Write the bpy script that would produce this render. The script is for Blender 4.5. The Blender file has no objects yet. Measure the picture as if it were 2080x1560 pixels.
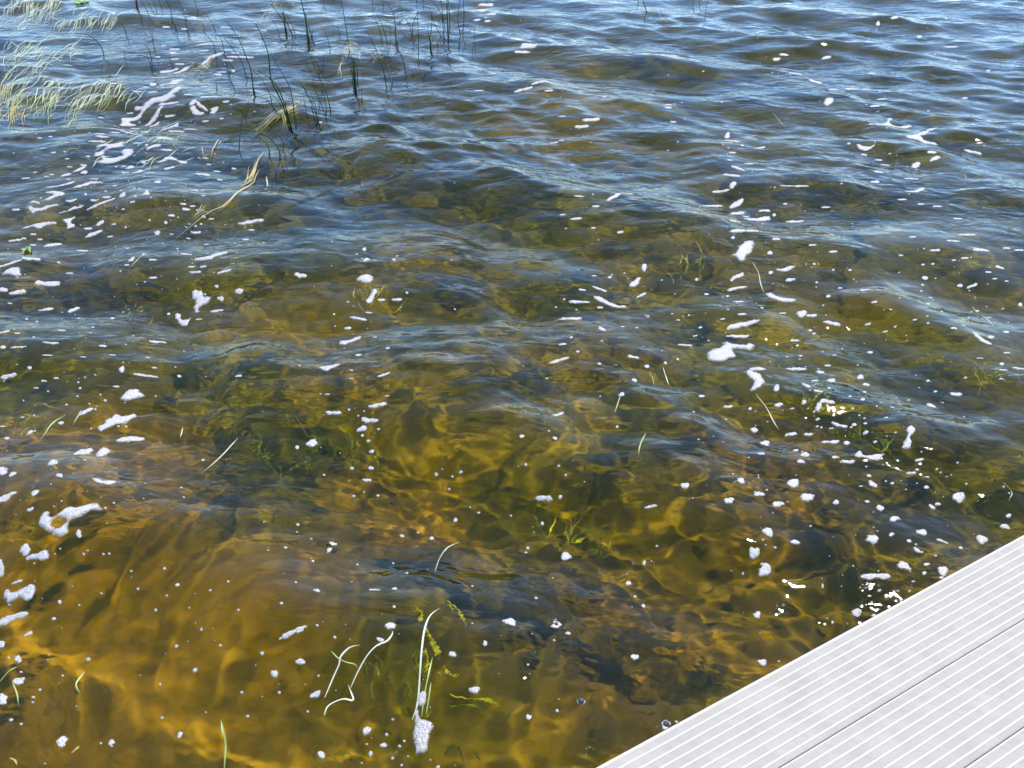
import bpy, math, random
import numpy as np
R = math.radians
sc = bpy.context.scene
random.seed(11)

# ------------------------------------------------------------------ camera, sky, sun, exposure
H, PITCH, F = 1.85, 37.0, 1571.0            # eye height above the lake, tilt down, focal length in photo pixels (2080 wide)
DOCK_Z = .35
cam = bpy.data.cameras.new('camera'); camo = bpy.data.objects.new('camera', cam); sc.collection.objects.link(camo)
camo.location = (0, 0, H); camo.rotation_euler = (R(90 - PITCH), 0, 0)
cam.sensor_width = 36; cam.lens = 36 * F / 2080; cam.clip_start = .05; cam.clip_end = 3000
sc.camera = camo
SUN_EL, SUN_AZ = 63.0, 40.0                 # azimuth to the right of straight ahead
world = bpy.data.worlds.new('World'); sc.world = world; world.use_nodes = True
wn = world.node_tree
sky = wn.nodes.new('ShaderNodeTexSky'); sky.sky_type = 'NISHITA'; sky.sun_disc = False
sky.air_density = .9; sky.dust_density = .0; sky.ozone_density = 8.0
sky.sun_elevation = R(SUN_EL); sky.sun_rotation = R(SUN_AZ)
bg = wn.nodes['Background']; wn.links.new(sky.outputs[0], bg.inputs[0]); bg.inputs[1].default_value = .15
sund = bpy.data.lights.new('sun', 'SUN'); sund.energy = 2.35; sund.angle = R(.5); sund.color = (1, .945, .86)
suno = bpy.data.objects.new('sun', sund); sc.collection.objects.link(suno)
suno.rotation_euler = (-R(90 - SUN_EL), 0, R(-SUN_AZ))      # ahead of the camera, to the right
sund.cycles.is_caustics_light = True
vs = sc.view_settings; vs.view_transform = 'Standard'; vs.look = 'None'; vs.gamma = 1; vs.exposure = 1.45
cy = sc.cycles
cy.max_bounces = 6; cy.diffuse_bounces = 1; cy.glossy_bounces = 2; cy.transmission_bounces = 4; cy.transparent_max_bounces = 8
cy.use_adaptive_sampling = True; cy.adaptive_threshold = .02; cy.adaptive_min_samples = 12; cy.use_denoising = True

# ------------------------------------------------------------------ helpers
CP, SP = math.cos(R(PITCH)), math.sin(R(PITCH))
def ray(px, py):
    u = (px - 1040) / F; v = (py - 780) / F
    return np.array([u, CP - v * SP, -SP - v * CP])
def on_plane(px, py, z=0.):
    d = ray(px, py); t = (z - H) / d[2]
    return d[0] * t, d[1] * t
def on_upright(px, py, yb):
    d = ray(px, py); t = yb / d[1]
    return d[0] * t, H + d[2] * t
def under(px, py, depth):
    d = ray(px, py); d = d / np.linalg.norm(d); t = -H / d[2]; p = d * t
    hx = d[:2] / 1.333; cz = math.sqrt(max(.01, 1 - hx @ hx))
    return p[0] + hx[0] / cz * depth, p[1] + hx[1] / cz * depth
def tag(o, label=None, cat=None, group=None, kind=None):
    if label: o['label'] = label
    if cat: o['category'] = cat
    if group: o['group'] = group
    if kind: o['kind'] = kind
    return o
def link(o, parent=None):
    sc.collection.objects.link(o)
    if parent: o.parent = parent
    return o
def empty(name, loc):
    o = bpy.data.objects.new(name, None); o.location = loc; o.empty_display_size = .05
    return link(o)
def mesh_obj(name, verts, faces, mat, parent=None, smooth=True, origin=None):
    me = bpy.data.meshes.new(name)
    v = np.asarray(verts, float)
    base = np.zeros(3)
    if parent is not None: base = np.array(parent.location)
    elif origin is not None: base = np.array(origin, float)
    me.from_pydata([tuple(p) for p in v - base], [], [tuple(f) for f in faces])
    if smooth: me.polygons.foreach_set('use_smooth', np.ones(len(me.polygons), bool))
    me.materials.append(mat); me.update()
    o = bpy.data.objects.new(name, me)
    if parent is None and origin is not None: o.location = origin
    return link(o, parent)
def grid_obj(name, X, Y, Z, mat, col=None):
    nr, nc = X.shape
    v = np.stack([X, Y, Z], -1).reshape(-1, 3)
    idx = np.arange(nr * nc).reshape(nr, nc)
    q = np.stack([idx[:-1, :-1], idx[:-1, 1:], idx[1:, 1:], idx[1:, :-1]], -1).reshape(-1, 4)
    me = bpy.data.meshes.new(name); me.vertices.add(len(v)); me.vertices.foreach_set('co', v.ravel())
    me.loops.add(q.size); me.loops.foreach_set('vertex_index', q.ravel().astype(np.int32))
    me.polygons.add(len(q)); me.polygons.foreach_set('loop_start', np.arange(0, q.size, 4, dtype=np.int32))
    me.polygons.foreach_set('loop_total', np.full(len(q), 4, np.int32))
    me.polygons.foreach_set('use_smooth', np.ones(len(q), bool))
    me.update(); me.validate()
    if col is not None:
        ca = me.color_attributes.new('silt', 'FLOAT_COLOR', 'POINT')
        c4 = np.ones((len(v), 4), np.float32); c4[:, :3] = col.reshape(-1, 3)
        ca.data.foreach_set('color', c4.ravel())
    me.materials.append(mat)
    return link(bpy.data.objects.new(name, me))
def mat_new(name):
    m = bpy.data.materials.new(name); m.use_nodes = True
    return m, m.node_tree.nodes, m.node_tree.links, m.node_tree.nodes['Principled BSDF']
def plain(name, c, rough=.6, var=.25, scale=30., spec=.4, trans=0.):
    m, n, L, b = mat_new(name)
    no = n.new('ShaderNodeTexNoise'); no.inputs['Scale'].default_value = scale; no.inputs['Detail'].default_value = 3
    tc = n.new('ShaderNodeNewGeometry'); L.new(tc.outputs['Position'], no.inputs[0])
    rp = n.new('ShaderNodeValToRGB'); L.new(no.outputs[0], rp.inputs[0]); L.new(rp.outputs[0], b.inputs['Base Color'])
    e = rp.color_ramp.elements
    e[0].position = .3; e[0].color = tuple(x * (1 - var) for x in c) + (1,); e[1].position = .7; e[1].color = tuple(min(.9, x * (1 + var)) for x in c) + (1,)
    b.inputs['Roughness'].default_value = rough; b.inputs['Specular IOR Level'].default_value = spec
    if trans: b.inputs['Subsurface Weight'].default_value = trans; b.inputs['Subsurface Radius'].default_value = (.01, .01, .004)
    return m

# ------------------------------------------------------------------ the lake surface: a sum of wind waves plus the breaking crests seen in the photo
rs = np.random.RandomState(5)
NW = 70
lam = np.exp(np.linspace(math.log(1.5), math.log(.055), NW)) * rs.uniform(.94, 1.06, NW)
spread = np.where(lam > .5, R(20), R(38))
th = R(-90 - 20) + rs.normal(0, 1, NW) * spread
kk = 2 * np.pi / lam
amp = .0098 * lam ** 1.05 * rs.uniform(.5, 1.3, NW) * np.where(lam > .65, 1.15, np.where(lam > .16, .6, .8)) * np.minimum(1, lam / .5) ** .85
ph = rs.uniform(0, 6.28, NW)
kx, ky = kk * np.cos(th), kk * np.sin(th)
CREST = [  # photo polylines of the main crests, height in metres, front width, back width
    ([(560, 330), (665, 325), (740, 322), (800, 350), (860, 378), (925, 390), (1040, 400), (1110, 420), (1205, 450), (1320, 460), (1430, 450), (1500, 418), (1640, 415), (1690, 445), (1790, 465), (1940, 470), (2100, 480)], .050, .17, .42),
    ([(480, 415), (550, 408), (650, 405), (725, 415), (850, 425), (960, 440)], .026, .12, .25),
    ([(-60, 715), (75, 697), (140, 715), (210, 727), (400, 737), (525, 725), (620, 720)], .026, .11, .26),
    ([(300, 820), (380, 865), (450, 872), (550, 857), (750, 840), (900, 840), (1040, 875), (1150, 890)], .018, .10, .24),
    ([(1700, 590), (1840, 645), (1940, 690), (2080, 765), (2160, 810)], .030, .11, .26),
    ([(1760, 860), (1815, 893), (1890, 925), (2005, 960), (2120, 1010)], .024, .09, .2),
    ([(1020, 930), (1140, 955), (1205, 985), (1300, 1010), (1390, 1050), (1515, 1098), (1620, 1130)], .007, .09, .2),
    ([(880, 600), (950, 607), (1000, 620), (1060, 612), (1150, 600)], .020, .09, .2),
    ([(-40, 1195), (90, 1175), (170, 1185), (270, 1170)], .014, .08, .2),
    ([(400, 1060), (500, 1070), (620, 1075)], .010, .07, .16),
    ([(700, 270), (800, 255), (900, 250), (1000, 262), (1100, 290)], .024, .16, .34),
    ([(1500, 215), (1650, 250), (1800, 290), (1950, 330)], .022, .16, .36),
    ([(-20, 205), (90, 212), (200, 228)], .022, .18, .36),
]
CREST = [([on_plane(*p) for p in pl], a * .74, max(f, (a * 1.2) ** .5), max(b, (a * 1.0) ** .5)) for pl, a, f, b in CREST]
def seg_dist(x, y, pl):
    best = np.full(x.shape, 1e9); sgn = np.zeros(x.shape); tt = np.zeros(x.shape); n = len(pl) - 1
    for i in range(n):
        (ax, ay), (bx, by) = pl[i], pl[i + 1]
        dx, dy = bx - ax, by - ay; l2 = dx * dx + dy * dy
        t = np.clip(((x - ax) * dx + (y - ay) * dy) / l2, 0, 1)
        ex, ey = x - ax - t * dx, y - ay - t * dy
        d = np.hypot(ex, ey); m = d < best
        s = np.where(dx * ey - dy * ex > 0, -1., 1.)   # +1 on the camera's side of a line running left to right
        best = np.where(m, d, best); sgn = np.where(m, s, sgn); tt = np.where(m, (i + t) / n, tt)
    return best, sgn, tt
def spacing(x, y):
    d2 = x * x + y * y + H * H
    return 2.2 * d2 / F / H * .62
def wave(x, y):
    x = np.asarray(x, float); y = np.asarray(y, float)
    gs = spacing(x, y); h = np.zeros_like(x)
    grp = .85 + .5 * np.sin(x * .9 + y * 1.3 + 1) * np.sin(x * .5 - y * .8) + .2 * np.sin(x * 2.3 - y * 3.1)
    far = np.clip((np.hypot(x, y) - 3.2) / 2.5, 0, 1)
    for i in range(NW):
        att = np.clip((lam[i] / gs - 2.2) / 2.5, 0, 1)
        h = h + att * amp[i] * ((.68 - .22 * far) if lam[i] > .5 else grp * (1 + .6 * far)) * np.sin(kx[i] * x + ky[i] * y + ph[i])
    h = h + 4.0 * h * np.abs(h)
    near = np.hypot(x, y) < 14
    if np.any(near):
        xn, yn = x[near] if x.ndim else x, y[near] if y.ndim else y
        add = np.zeros(np.shape(xn))
        for pl, a, f, b in CREST:
            d, s, t = seg_dist(np.atleast_1d(xn), np.atleast_1d(yn), pl)
            env = np.clip(np.minimum(t, 1 - t) * 5, 0, 1); env = env * env * (3 - 2 * env)
            wd = np.where(s > 0, f, b)
            c = a * env * (np.exp(-(d / wd) ** 2) - .35 * np.exp(-((d - 2.1 * wd) / wd) ** 2))
            add = add + (c if x.ndim else c[0])
        if x.ndim: h[near] += add
        else: h = h + add
    return h
def wz(x, y): return float(wave(np.array([x]), np.array([y]))[0])
TZ = np.linspace(.16, -.14, 46)
def first_hit(P):
    """where the sight lines through the photo points P first meet the waves"""
    P = np.asarray(P, float); u = (P[:, 0] - 1040) / F; v = (P[:, 1] - 780) / F
    dy, dz = CP - v * SP, -SP - v * CP
    T = (TZ[None, :] - H) / dz[:, None]; hx, hy = u[:, None] * T, dy[:, None] * T
    g = TZ[None, :] - wave(hx, hy); k = np.argmax(g <= 0, 1); i = np.arange(len(P)); k = np.maximum(k, 1)
    q = np.clip(g[i, k - 1] / (g[i, k - 1] - g[i, k] + 1e-12), 0, 1); z = TZ[k - 1] + q * (TZ[k] - TZ[k - 1])
    t = (z - H) / dz; return u * t, dy * t, z
def on_water(px, py, lift=0.):
    x, y, z = first_hit([(px, py)]); return float(x[0]), float(y[0]), float(z[0]) + lift
def lay(P, c=None):
    """photo points -> plan positions on the level of the water at their middle, so that shapes keep their plan outline; then heights of the waves there"""
    P = np.asarray(P, float); c = P.mean(0) if c is None else c; z0 = float(first_hit([c])[2][0])
    u = (P[:, 0] - 1040) / F; v = (P[:, 1] - 780) / F; t = (z0 - H) / (-SP - v * CP); x, y = u * t, (CP - v * SP) * t
    return x, y, wave(x, y)

# water material: Fresnel mix of mirror and refraction with a tea-coloured tint, fine wind ripples as bump
wm = bpy.data.materials.new('lake_water'); wm.use_nodes = True; n = wm.node_tree.nodes; L = wm.node_tree.links; n.clear()
out = n.new('ShaderNodeOutputMaterial'); geo = n.new('ShaderNodeNewGeometry')
mp = n.new('ShaderNodeMapping'); mp.inputs['Rotation'].default_value = (0, 0, R(20)); mp.inputs['Scale'].default_value = (.7, 1, 1)
L.new(geo.outputs['Position'], mp.inputs[0])
n1 = n.new('ShaderNodeTexNoise'); n1.inputs['Scale'].default_value = 15; n1.inputs['Detail'].default_value = 3; n1.inputs['Roughness'].default_value = .5; n1.inputs['Distortion'].default_value = .3
L.new(mp.outputs[0], n1.inputs[0])
mp2 = n.new('ShaderNodeMapping'); mp2.inputs['Rotation'].default_value = (0, 0, R(38)); mp2.inputs['Scale'].default_value = (.6, 1, 1); L.new(geo.outputs['Position'], mp2.inputs[0])
n2 = n.new('ShaderNodeTexNoise'); n2.inputs['Scale'].default_value = 7.5; n2.inputs['Detail'].default_value = 2; n2.inputs['Distortion'].default_value = .6; L.new(mp2.outputs[0], n2.inputs[0])
n3 = n.new('ShaderNodeTexNoise'); n3.inputs['Scale'].default_value = 1.1; n3.inputs['Detail'].default_value = 2; L.new(geo.outputs['Position'], n3.inputs[0])   # gusts: calm and ruffled patches
gm = n.new('ShaderNodeMapRange'); gm.inputs['From Min'].default_value = .35; gm.inputs['From Max'].default_value = .65; gm.inputs['To Min'].default_value = .35; gm.inputs['To Max'].default_value = 1.1; L.new(n3.outputs[0], gm.inputs[0])
s1 = n.new('ShaderNodeMath'); s1.operation = 'MULTIPLY'; s1.inputs[1].default_value = 2.6; L.new(n2.outputs[0], s1.inputs[0])
s2 = n.new('ShaderNodeMath'); s2.operation = 'ADD'; L.new(s1.outputs[0], s2.inputs[0]); L.new(n1.outputs[0], s2.inputs[1])
bp = n.new('ShaderNodeBump'); bp.inputs['Strength'].default_value = 1; bp.inputs['Distance'].default_value = .0068; L.new(s2.outputs[0], bp.inputs['Height']); L.new(gm.outputs[0], bp.inputs['Strength'])
fr = n.new('ShaderNodeFresnel'); fr.inputs[0].default_value = 1.333; L.new(bp.outputs[0], fr.inputs['Normal'])
gl = n.new('ShaderNodeBsdfGlossy'); gl.inputs['Roughness'].default_value = .025; L.new(bp.outputs[0], gl.inputs['Normal'])
rf = n.new('ShaderNodeBsdfRefraction'); rf.inputs['Roughness'].default_value = .13; rf.inputs['IOR'].default_value = 1.333; rf.inputs['Color'].default_value = (.94, .88, .22, 1)
L.new(bp.outputs[0], rf.inputs['Normal'])
mx = n.new('ShaderNodeMixShader'); L.new(fr.outputs[0], mx.inputs[0]); L.new(rf.outputs[0], mx.inputs[1]); L.new(gl.outputs[0], mx.inputs[2]); L.new(mx.outputs[0], out.inputs[0])
ang = np.concatenate([np.linspace(R(112), R(67), 70, endpoint=False), np.linspace(R(67), R(8.5), 800, endpoint=False), np.exp(np.linspace(math.log(R(8.5)), math.log(R(.35)), 70))])
yr = H / np.tan(ang); sl = np.hypot(yr, H)
u = np.concatenate([-np.linspace(4, .86, 45, endpoint=False), np.linspace(-.86, .86, 760), np.linspace(.86, 4, 46)[1:]])
X = sl[:, None] * u[None, :]; Y = np.repeat(yr[:, None], len(u), 1)
Z = wave(X, Y)
water = grid_obj('water', X, Y, Z, wm); tag(water, kind='structure'); water.cycles.is_caustics_caster = True

# ------------------------------------------------------------------ lake bed: silt with its own patches of amber, tan and weed-green
def vnoise(x, y, s, seed):
    r = np.random.RandomState(seed); h = np.zeros_like(x)
    for i in range(14):
        a = r.uniform(0, 6.28); k = s * r.uniform(.5, 1.9); h += np.sin(k * (x * math.cos(a) + y * math.sin(a)) + r.uniform(0, 6.28) + 1.2 * np.sin(k * .6 * (y * math.cos(a) - x * math.sin(a)) + i))
    return h / 14 ** .5
def bed_z(x, y): return -.55 - .05 * np.clip(np.asarray(y, float), -3, 30) + .035 * vnoise(np.asarray(x, float), np.asarray(y, float), 3.0, 3)
ay = np.concatenate([np.linspace(-4, .4, 30, endpoint=False), np.linspace(.4, 5, 280, endpoint=False), np.linspace(5, 12, 120, endpoint=False), np.exp(np.linspace(math.log(12), math.log(300), 40))])
ux = np.concatenate([-np.linspace(4, .9, 25, endpoint=False), np.linspace(-.9, .9, 340), np.linspace(.9, 4, 26)[1:]])
BX = np.hypot(ay, 2.4)[:, None] * ux[None, :]; BY = np.repeat(ay[:, None], len(ux), 1)
AMBER, TAN, GREEN, OLIVE, DARK = np.array([.25, .16, .008]), np.array([.24, .195, .08]), np.array([.065, .075, .011]), np.array([.155, .155, .016]), np.array([.055, .055, .026])
f1 = 1 / (1 + np.exp(-3.2 * (vnoise(BX, BY, 3.2, 21)))); f2 = 1 / (1 + np.exp(-4 * (vnoise(BX, BY, 5.5, 22) - .5)))
col = OLIVE * (1 - f1[..., None]) + (.5 * AMBER + .5 * OLIVE) * f1[..., None]
col = col * (1 - .6 * f2[..., None]) + GREEN * .6 * f2[..., None]
SHOAL = 1 / (1 + np.exp((np.hypot(BX, BY) - 2.4) / .4))     # golden silt in the shallows by the dock
col = col * (1 - .38 * SHOAL[..., None]) + AMBER * .85 * .38 * SHOAL[..., None]
FAR = 1 / (1 + np.exp(-(np.hypot(BX, BY) - 4.3) / .7))   # bed colour darkened with distance, painting in the light lost in deep murky water
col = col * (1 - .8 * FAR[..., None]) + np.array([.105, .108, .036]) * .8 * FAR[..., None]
FAR2 = 1 / (1 + np.exp(-(np.hypot(BX, BY) - 7.0) / .7))  # second painted darkening further out, so the sky's blue reflection shows over it
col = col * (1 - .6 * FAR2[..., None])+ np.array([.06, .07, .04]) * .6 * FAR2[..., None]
PATCH = [(60, 1500, 260, AMBER, .7), (330, 1520, 220, AMBER, .6), (40, 1250, 200, AMBER, .6), (230, 1150, 200, AMBER, .6), (560, 1200, 160, AMBER, .6), (150, 1000, 260, AMBER, .7), (380, 1300, 330, AMBER, .8), (850, 1040, 190, AMBER, .8), (950, 1160, 170, AMBER, .7), (1250, 1450, 120, AMBER, .8), (1230, 1250, 140, AMBER, .6),
         (600, 1500, 200, AMBER, .6), (1600, 1080, 130, AMBER, .6), (1560, 930, 110, AMBER, .6), (1480, 1370, 110, AMBER, .6), (700, 760, 130, AMBER, .4),
         (1090, 815, 130, TAN, .65), (1220, 790, 100, TAN, .6), (1000, 570, 90, TAN, .6), (1110, 260, 90, TAN, .5), (1560, 640, 120, TAN, .3), (1180, 160, 120, TAN, .4), (480, 690, 110, TAN, .3),
         (530, 925, 130, GREEN, .85), (690, 950, 110, GREEN, .8), (1140, 1120, 140, GREEN, .55), (800, 1290, 100, GREEN, .5), (720, 1370, 120, GREEN, .5), (1050, 1390, 120, GREEN, .2),
         (850, 1480, 110, GREEN, .6), (1010, 985, 90, GREEN, .6), (1300, 830, 110, GREEN, .6), (1250, 910, 80, GREEN, .6), (1960, 830, 140, DARK, .7), (1850, 1050, 140, DARK, .6),
         (1740, 1180, 120, GREEN, .6), (1040, 760, 60, GREEN, .6), (620, 470, 140, GREEN, .5), (250, 520, 160, DARK, .6), (150, 640, 150, DARK, .5), (1370, 1480, 60, GREEN, .8), (450, 1450, 70, GREEN, .5), (1720, 860, 130, GREEN, .5), (480, 1040, 60, DARK, .6)]
warpx = BX + .10 * vnoise(BX, BY, 7, 31); warpy = BY + .10 * vnoise(BX, BY, 7, 32)
for px, py, r, c, s in PATCH:
    cx, cyy = under(px, py, .65); ex, ey = under(px + r, py, .65); gx, gy = under(px, py - r * .7, .65)
    q = ((warpx - cx) / max(.05, abs(ex - cx))) ** 2 + ((warpy - cyy) / max(.05, abs(gy - cyy))) ** 2
    w_ = s * np.exp(-q ** 1.5)[..., None]
    col = col * (1 - w_) + c * w_
col = col * np.array([.88, .84, .8])
bm, n, L, b = mat_new('lake_bed_silt')
at = n.new('ShaderNodeVertexColor'); at.layer_name = 'silt'
geo = n.new('ShaderNodeNewGeometry'); no = n.new('ShaderNodeTexNoise'); no.inputs['Scale'].default_value = 16; no.inputs['Detail'].default_value = 8; no.inputs['Roughness'].default_value = .7; no.inputs['Distortion'].default_value = .8
L.new(geo.outputs['Position'], no.inputs[0])
rp = n.new('ShaderNodeValToRGB'); rp.color_ramp.elements[0].position = .3; rp.color_ramp.elements[0].color = (.5, .55, .53, 1); rp.color_ramp.elements[1].position = .7; rp.color_ramp.elements[1].color = (1.3, 1.25, 1.15, 1)
L.new(no.outputs[0], rp.inputs[0])
mu = n.new('ShaderNodeMixRGB'); mu.blend_type = 'MULTIPLY'; mu.inputs[0].default_value = 1; L.new(at.outputs[0], mu.inputs[1]); L.new(rp.outputs[0], mu.inputs[2]); L.new(mu.outputs[0], b.inputs['Base Color'])
b.inputs['Roughness'].default_value = 1; b.inputs['Specular IOR Level'].default_value = 0
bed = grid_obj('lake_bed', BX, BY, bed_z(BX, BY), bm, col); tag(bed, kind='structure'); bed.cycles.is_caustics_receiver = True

# ------------------------------------------------------------------ dock of ribbed aluminium planks
DD = np.array([math.sin(R(62.5)), math.cos(R(62.5))]); DN = np.array([-DD[1], DD[0]])   # along the edge, and out over the water
e0 = np.array(on_plane(1205, 1560, DOCK_Z)); EDGE = float(e0 @ DN); A0 = float(e0 @ DD)
am, n, L, b = mat_new('brushed_aluminium')
geo = n.new('ShaderNodeNewGeometry'); mp = n.new('ShaderNodeMapping'); mp.inputs['Rotation'].default_value = (0, 0, R(62.5 - 90)); 
mp.vector_type = 'TEXTURE'; L.new(geo.outputs['Position'], mp.inputs[0])
st = n.new('ShaderNodeMapping'); st.inputs['Scale'].default_value = (.25, 1, 1); L.new(mp.outputs[0], st.inputs[0])
no = n.new('ShaderNodeTexNoise'); no.inputs['Scale'].default_value = 60; no.inputs['Detail'].default_value = 6; no.inputs['Roughness'].default_value = .7; L.new(st.outputs[0], no.inputs[0])
no2 = n.new('ShaderNodeTexNoise'); no2.inputs['Scale'].default_value = 14; no2.inputs['Detail'].default_value = 4; L.new(geo.outputs['Position'], no2.inputs[0])
ad = n.new('ShaderNodeMath'); ad.operation = 'ADD'; L.new(no.outputs[0], ad.inputs[0]); L.new(no2.outputs[0], ad.inputs[1])
rp = n.new('ShaderNodeValToRGB'); rp.color_ramp.elements[0].position = .7; rp.color_ramp.elements[0].color = (.315, .283, .232, 1); rp.color_ramp.elements[1].position = 1.0; rp.color_ramp.elements[1].color = (.375, .335, .274, 1)
mr = n.new('ShaderNodeMapRange'); mr.inputs['From Min'].default_value = .6; mr.inputs['From Max'].default_value = 1.4; L.new(ad.outputs[0], mr.inputs[0])
rp.color_ramp.elements[0].position = .2; rp.color_ramp.elements[1].position = .8
L.new(mr.outputs[0], rp.inputs[0]); L.new(rp.outputs[0], b.inputs['Base Color'])
# specks of dirt
vo = n.new('ShaderNodeTexVoronoi'); vo.inputs['Scale'].default_value = 22; L.new(geo.outputs['Position'], vo.inputs[0])
lt = n.new('ShaderNodeMath'); lt.operation = 'LESS_THAN'; lt.inputs[1].default_value = .045; L.new(vo.outputs['Distance'], lt.inputs[0])
mz = n.new('ShaderNodeMixRGB'); mz.inputs[2].default_value = (.33, .33, .33, 1); L.new(rp.outputs[0], mz.inputs[1])
l2 = n.new('ShaderNodeMath'); l2.operation = 'MULTIPLY'; l2.inputs[1].default_value = .5; L.new(lt.outputs[0], l2.inputs[0]); L.new(l2.outputs[0], mz.inputs[0]); L.new(mz.outputs[0], b.inputs['Base Color'])
b.inputs['Metallic'].default_value = 0; b.inputs['Roughness'].default_value = .8; b.inputs['Specular IOR Level'].default_value = .15
rim_m, n, L, b = mat_new('rib_painted_gleam'); b.inputs['Base Color'].default_value = (.53, .482, .413, 1); b.inputs['Roughness'].default_value = .7; b.inputs['Specular IOR Level'].default_value = .2  # lighter base colour paints the sun's gleam on ribs and plank lips
under_m = plain('dull_aluminium', (.3, .3, .31), .6, .15, 20)
PW = .1665; GAP = .0006; NRIB = 8
dock = empty('dock', (float((DD * A0)[0]), float((DD * A0)[1]), 0)); tag(dock, 'pale grey dock of long ribbed aluminium planks in the lower right', 'dock')
def dk(a, s, z): p = DD * a + DN * (EDGE - s); return (p[0], p[1], z)       # a along, s inwards from the water edge
def extrude(prof, a0, a1, mat, name, parent, mats=None):
    nP = len(prof); v = [dk(a0, s, z) for s, z in prof] + [dk(a1, s, z) for s, z in prof]
    f = [(i, (i + 1) % nP, nP + (i + 1) % nP, nP + i) for i in range(nP)] + [tuple(range(nP - 1, -1, -1)), tuple(range(nP, 2 * nP))]
    o = mesh_obj(name, v, f, mat, parent, smooth=False)
    if mats:
        o.data.materials.append(rim_m)
        for i in range(nP):
            if mats[i]: o.data.polygons[i].material_index = 1
    return o
for k in range(8):
    s0 = k * PW; s1 = s0 + PW - GAP; z = DOCK_Z
    prof = [(s0, z - .028), (s0, z - .0035), (s0 + .0012, z - .0008), (s0 + .0035, z)]; mt = [0, 1, 1, 0]
    if k == 0:
        prof = [(s0, z - .028), (s0, z - .006), (s0 + .002, z - .002), (s0 + .006, z - .001), (s0 + .0085, z - .003), (s0 + .0105, z)]; mt = [0, 1, 1, 1, 0, 0]
    for r in range(NRIB):
        c = s0 + (.021 if k else .0245) + r * (PW - .036) / (NRIB - 1) * (1 if k else .985)
        prof += [(c - .0024, z), (c - .0014, z + .0017), (c + .0014, z + .0017), (c + .0024, z)]; mt += [1, 1, 1, 0]
    prof += [(s1 - .003, z), (s1 - .0008, z - .001), (s1, z - .0035), (s1, z - .028)]; mt += [0, 0, 0, 0]
    extrude(prof, -2.5, 5.5, am, 'plank', dock, mt)
for s in (.012, .55, 1.10):
    extrude([(s, .20), (s + .045, .20), (s + .045, DOCK_Z - .0285), (s, DOCK_Z - .0285)], -2.45, 5.45, under_m, 'joist', dock)
for a in (-2.2, 1.9, 5.2):
    for s in (.08, 1.06):
        px, py = dk(a, s, 0)[:2]; v = []; f = []
        for j in range(8):
            t = j * math.pi / 4; v += [(px + .024 * math.cos(t), py + .024 * math.sin(t), -1.0), (px + .024 * math.cos(t), py + .024 * math.sin(t), DOCK_Z - .03)]
        f = [(2 * j, 2 * ((j + 1) % 8), 2 * ((j + 1) % 8) + 1, 2 * j + 1) for j in range(8)] + [tuple(range(1, 16, 2))]
        mesh_obj('leg', v, f, under_m, dock)
#FOAM#
# ------------------------------------------------------------------ foam: outlines read off the photo, laid on the water as thin domed rafts of bubbles
fm, n, L, b = mat_new('lake_foam')
geo = n.new('ShaderNodeNewGeometry')
v1 = n.new('ShaderNodeTexVoronoi'); v1.inputs['Scale'].default_value = 190; L.new(geo.outputs['Position'], v1.inputs[0])
v2 = n.new('ShaderNodeTexVoronoi'); v2.inputs['Scale'].default_value = 85; L.new(geo.outputs['Position'], v2.inputs[0])
nz = n.new('ShaderNodeTexNoise'); nz.inputs['Scale'].default_value = 45; nz.inputs['Detail'].default_value = 3; L.new(geo.outputs['Position'], nz.inputs[0])
r1 = n.new('ShaderNodeValToRGB'); r1.color_ramp.elements[0].position = .05; r1.color_ramp.elements[0].color = (.09, .088, .085, 1); r1.color_ramp.elements[1].position = .42; r1.color_ramp.elements[1].color = (.41, .383, .35, 1)
L.new(v1.outputs['Distance'], r1.inputs[0])
r2 = n.new('ShaderNodeValToRGB'); r2.color_ramp.elements[0].position = .09; r2.color_ramp.elements[0].color = (.18, .19, .2, 1); r2.color_ramp.elements[1].position = .16; r2.color_ramp.elements[1].color = (1, 1, 1, 1)
L.new(v2.outputs['Distance'], r2.inputs[0])
mm = n.new('ShaderNodeMixRGB'); mm.blend_type = 'MULTIPLY'; L.new(r1.outputs[0], mm.inputs[1]); L.new(r2.outputs[0], mm.inputs[2])
gt = n.new('ShaderNodeMapRange'); gt.inputs['From Min'].default_value = .45; gt.inputs['From Max'].default_value = .6; L.new(nz.outputs[0], gt.inputs[0]); L.new(gt.outputs[0], mm.inputs[0])
L.new(mm.outputs[0], b.inputs['Base Color']); b.inputs['Roughness'].default_value = .45
ra = n.new('ShaderNodeAttribute'); ra.attribute_name = 'rim'      # thin, lacy bubbles towards the rim of a raft
k1 = n.new('ShaderNodeMath'); k1.operation = 'MULTIPLY_ADD'; k1.inputs[1].default_value = -.75; k1.inputs[2].default_value = .62; L.new(v1.outputs['Distance'], k1.inputs[0])
k2 = n.new('ShaderNodeMath'); k2.operation = 'MULTIPLY_ADD'; k2.inputs[1].default_value = 1.6; L.new(ra.outputs['Fac'], k2.inputs[0]); L.new(k1.outputs[0], k2.inputs[2]); k2.use_clamp = True
L.new(k2.outputs[0], b.inputs['Alpha'])
bu = n.new('ShaderNodeBump'); bu.inputs['Strength'].default_value = .6; bu.inputs['Distance'].default_value = .003; L.new(v1.outputs['Distance'], bu.inputs['Height']); L.new(bu.outputs[0], b.inputs['Normal'])

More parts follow.
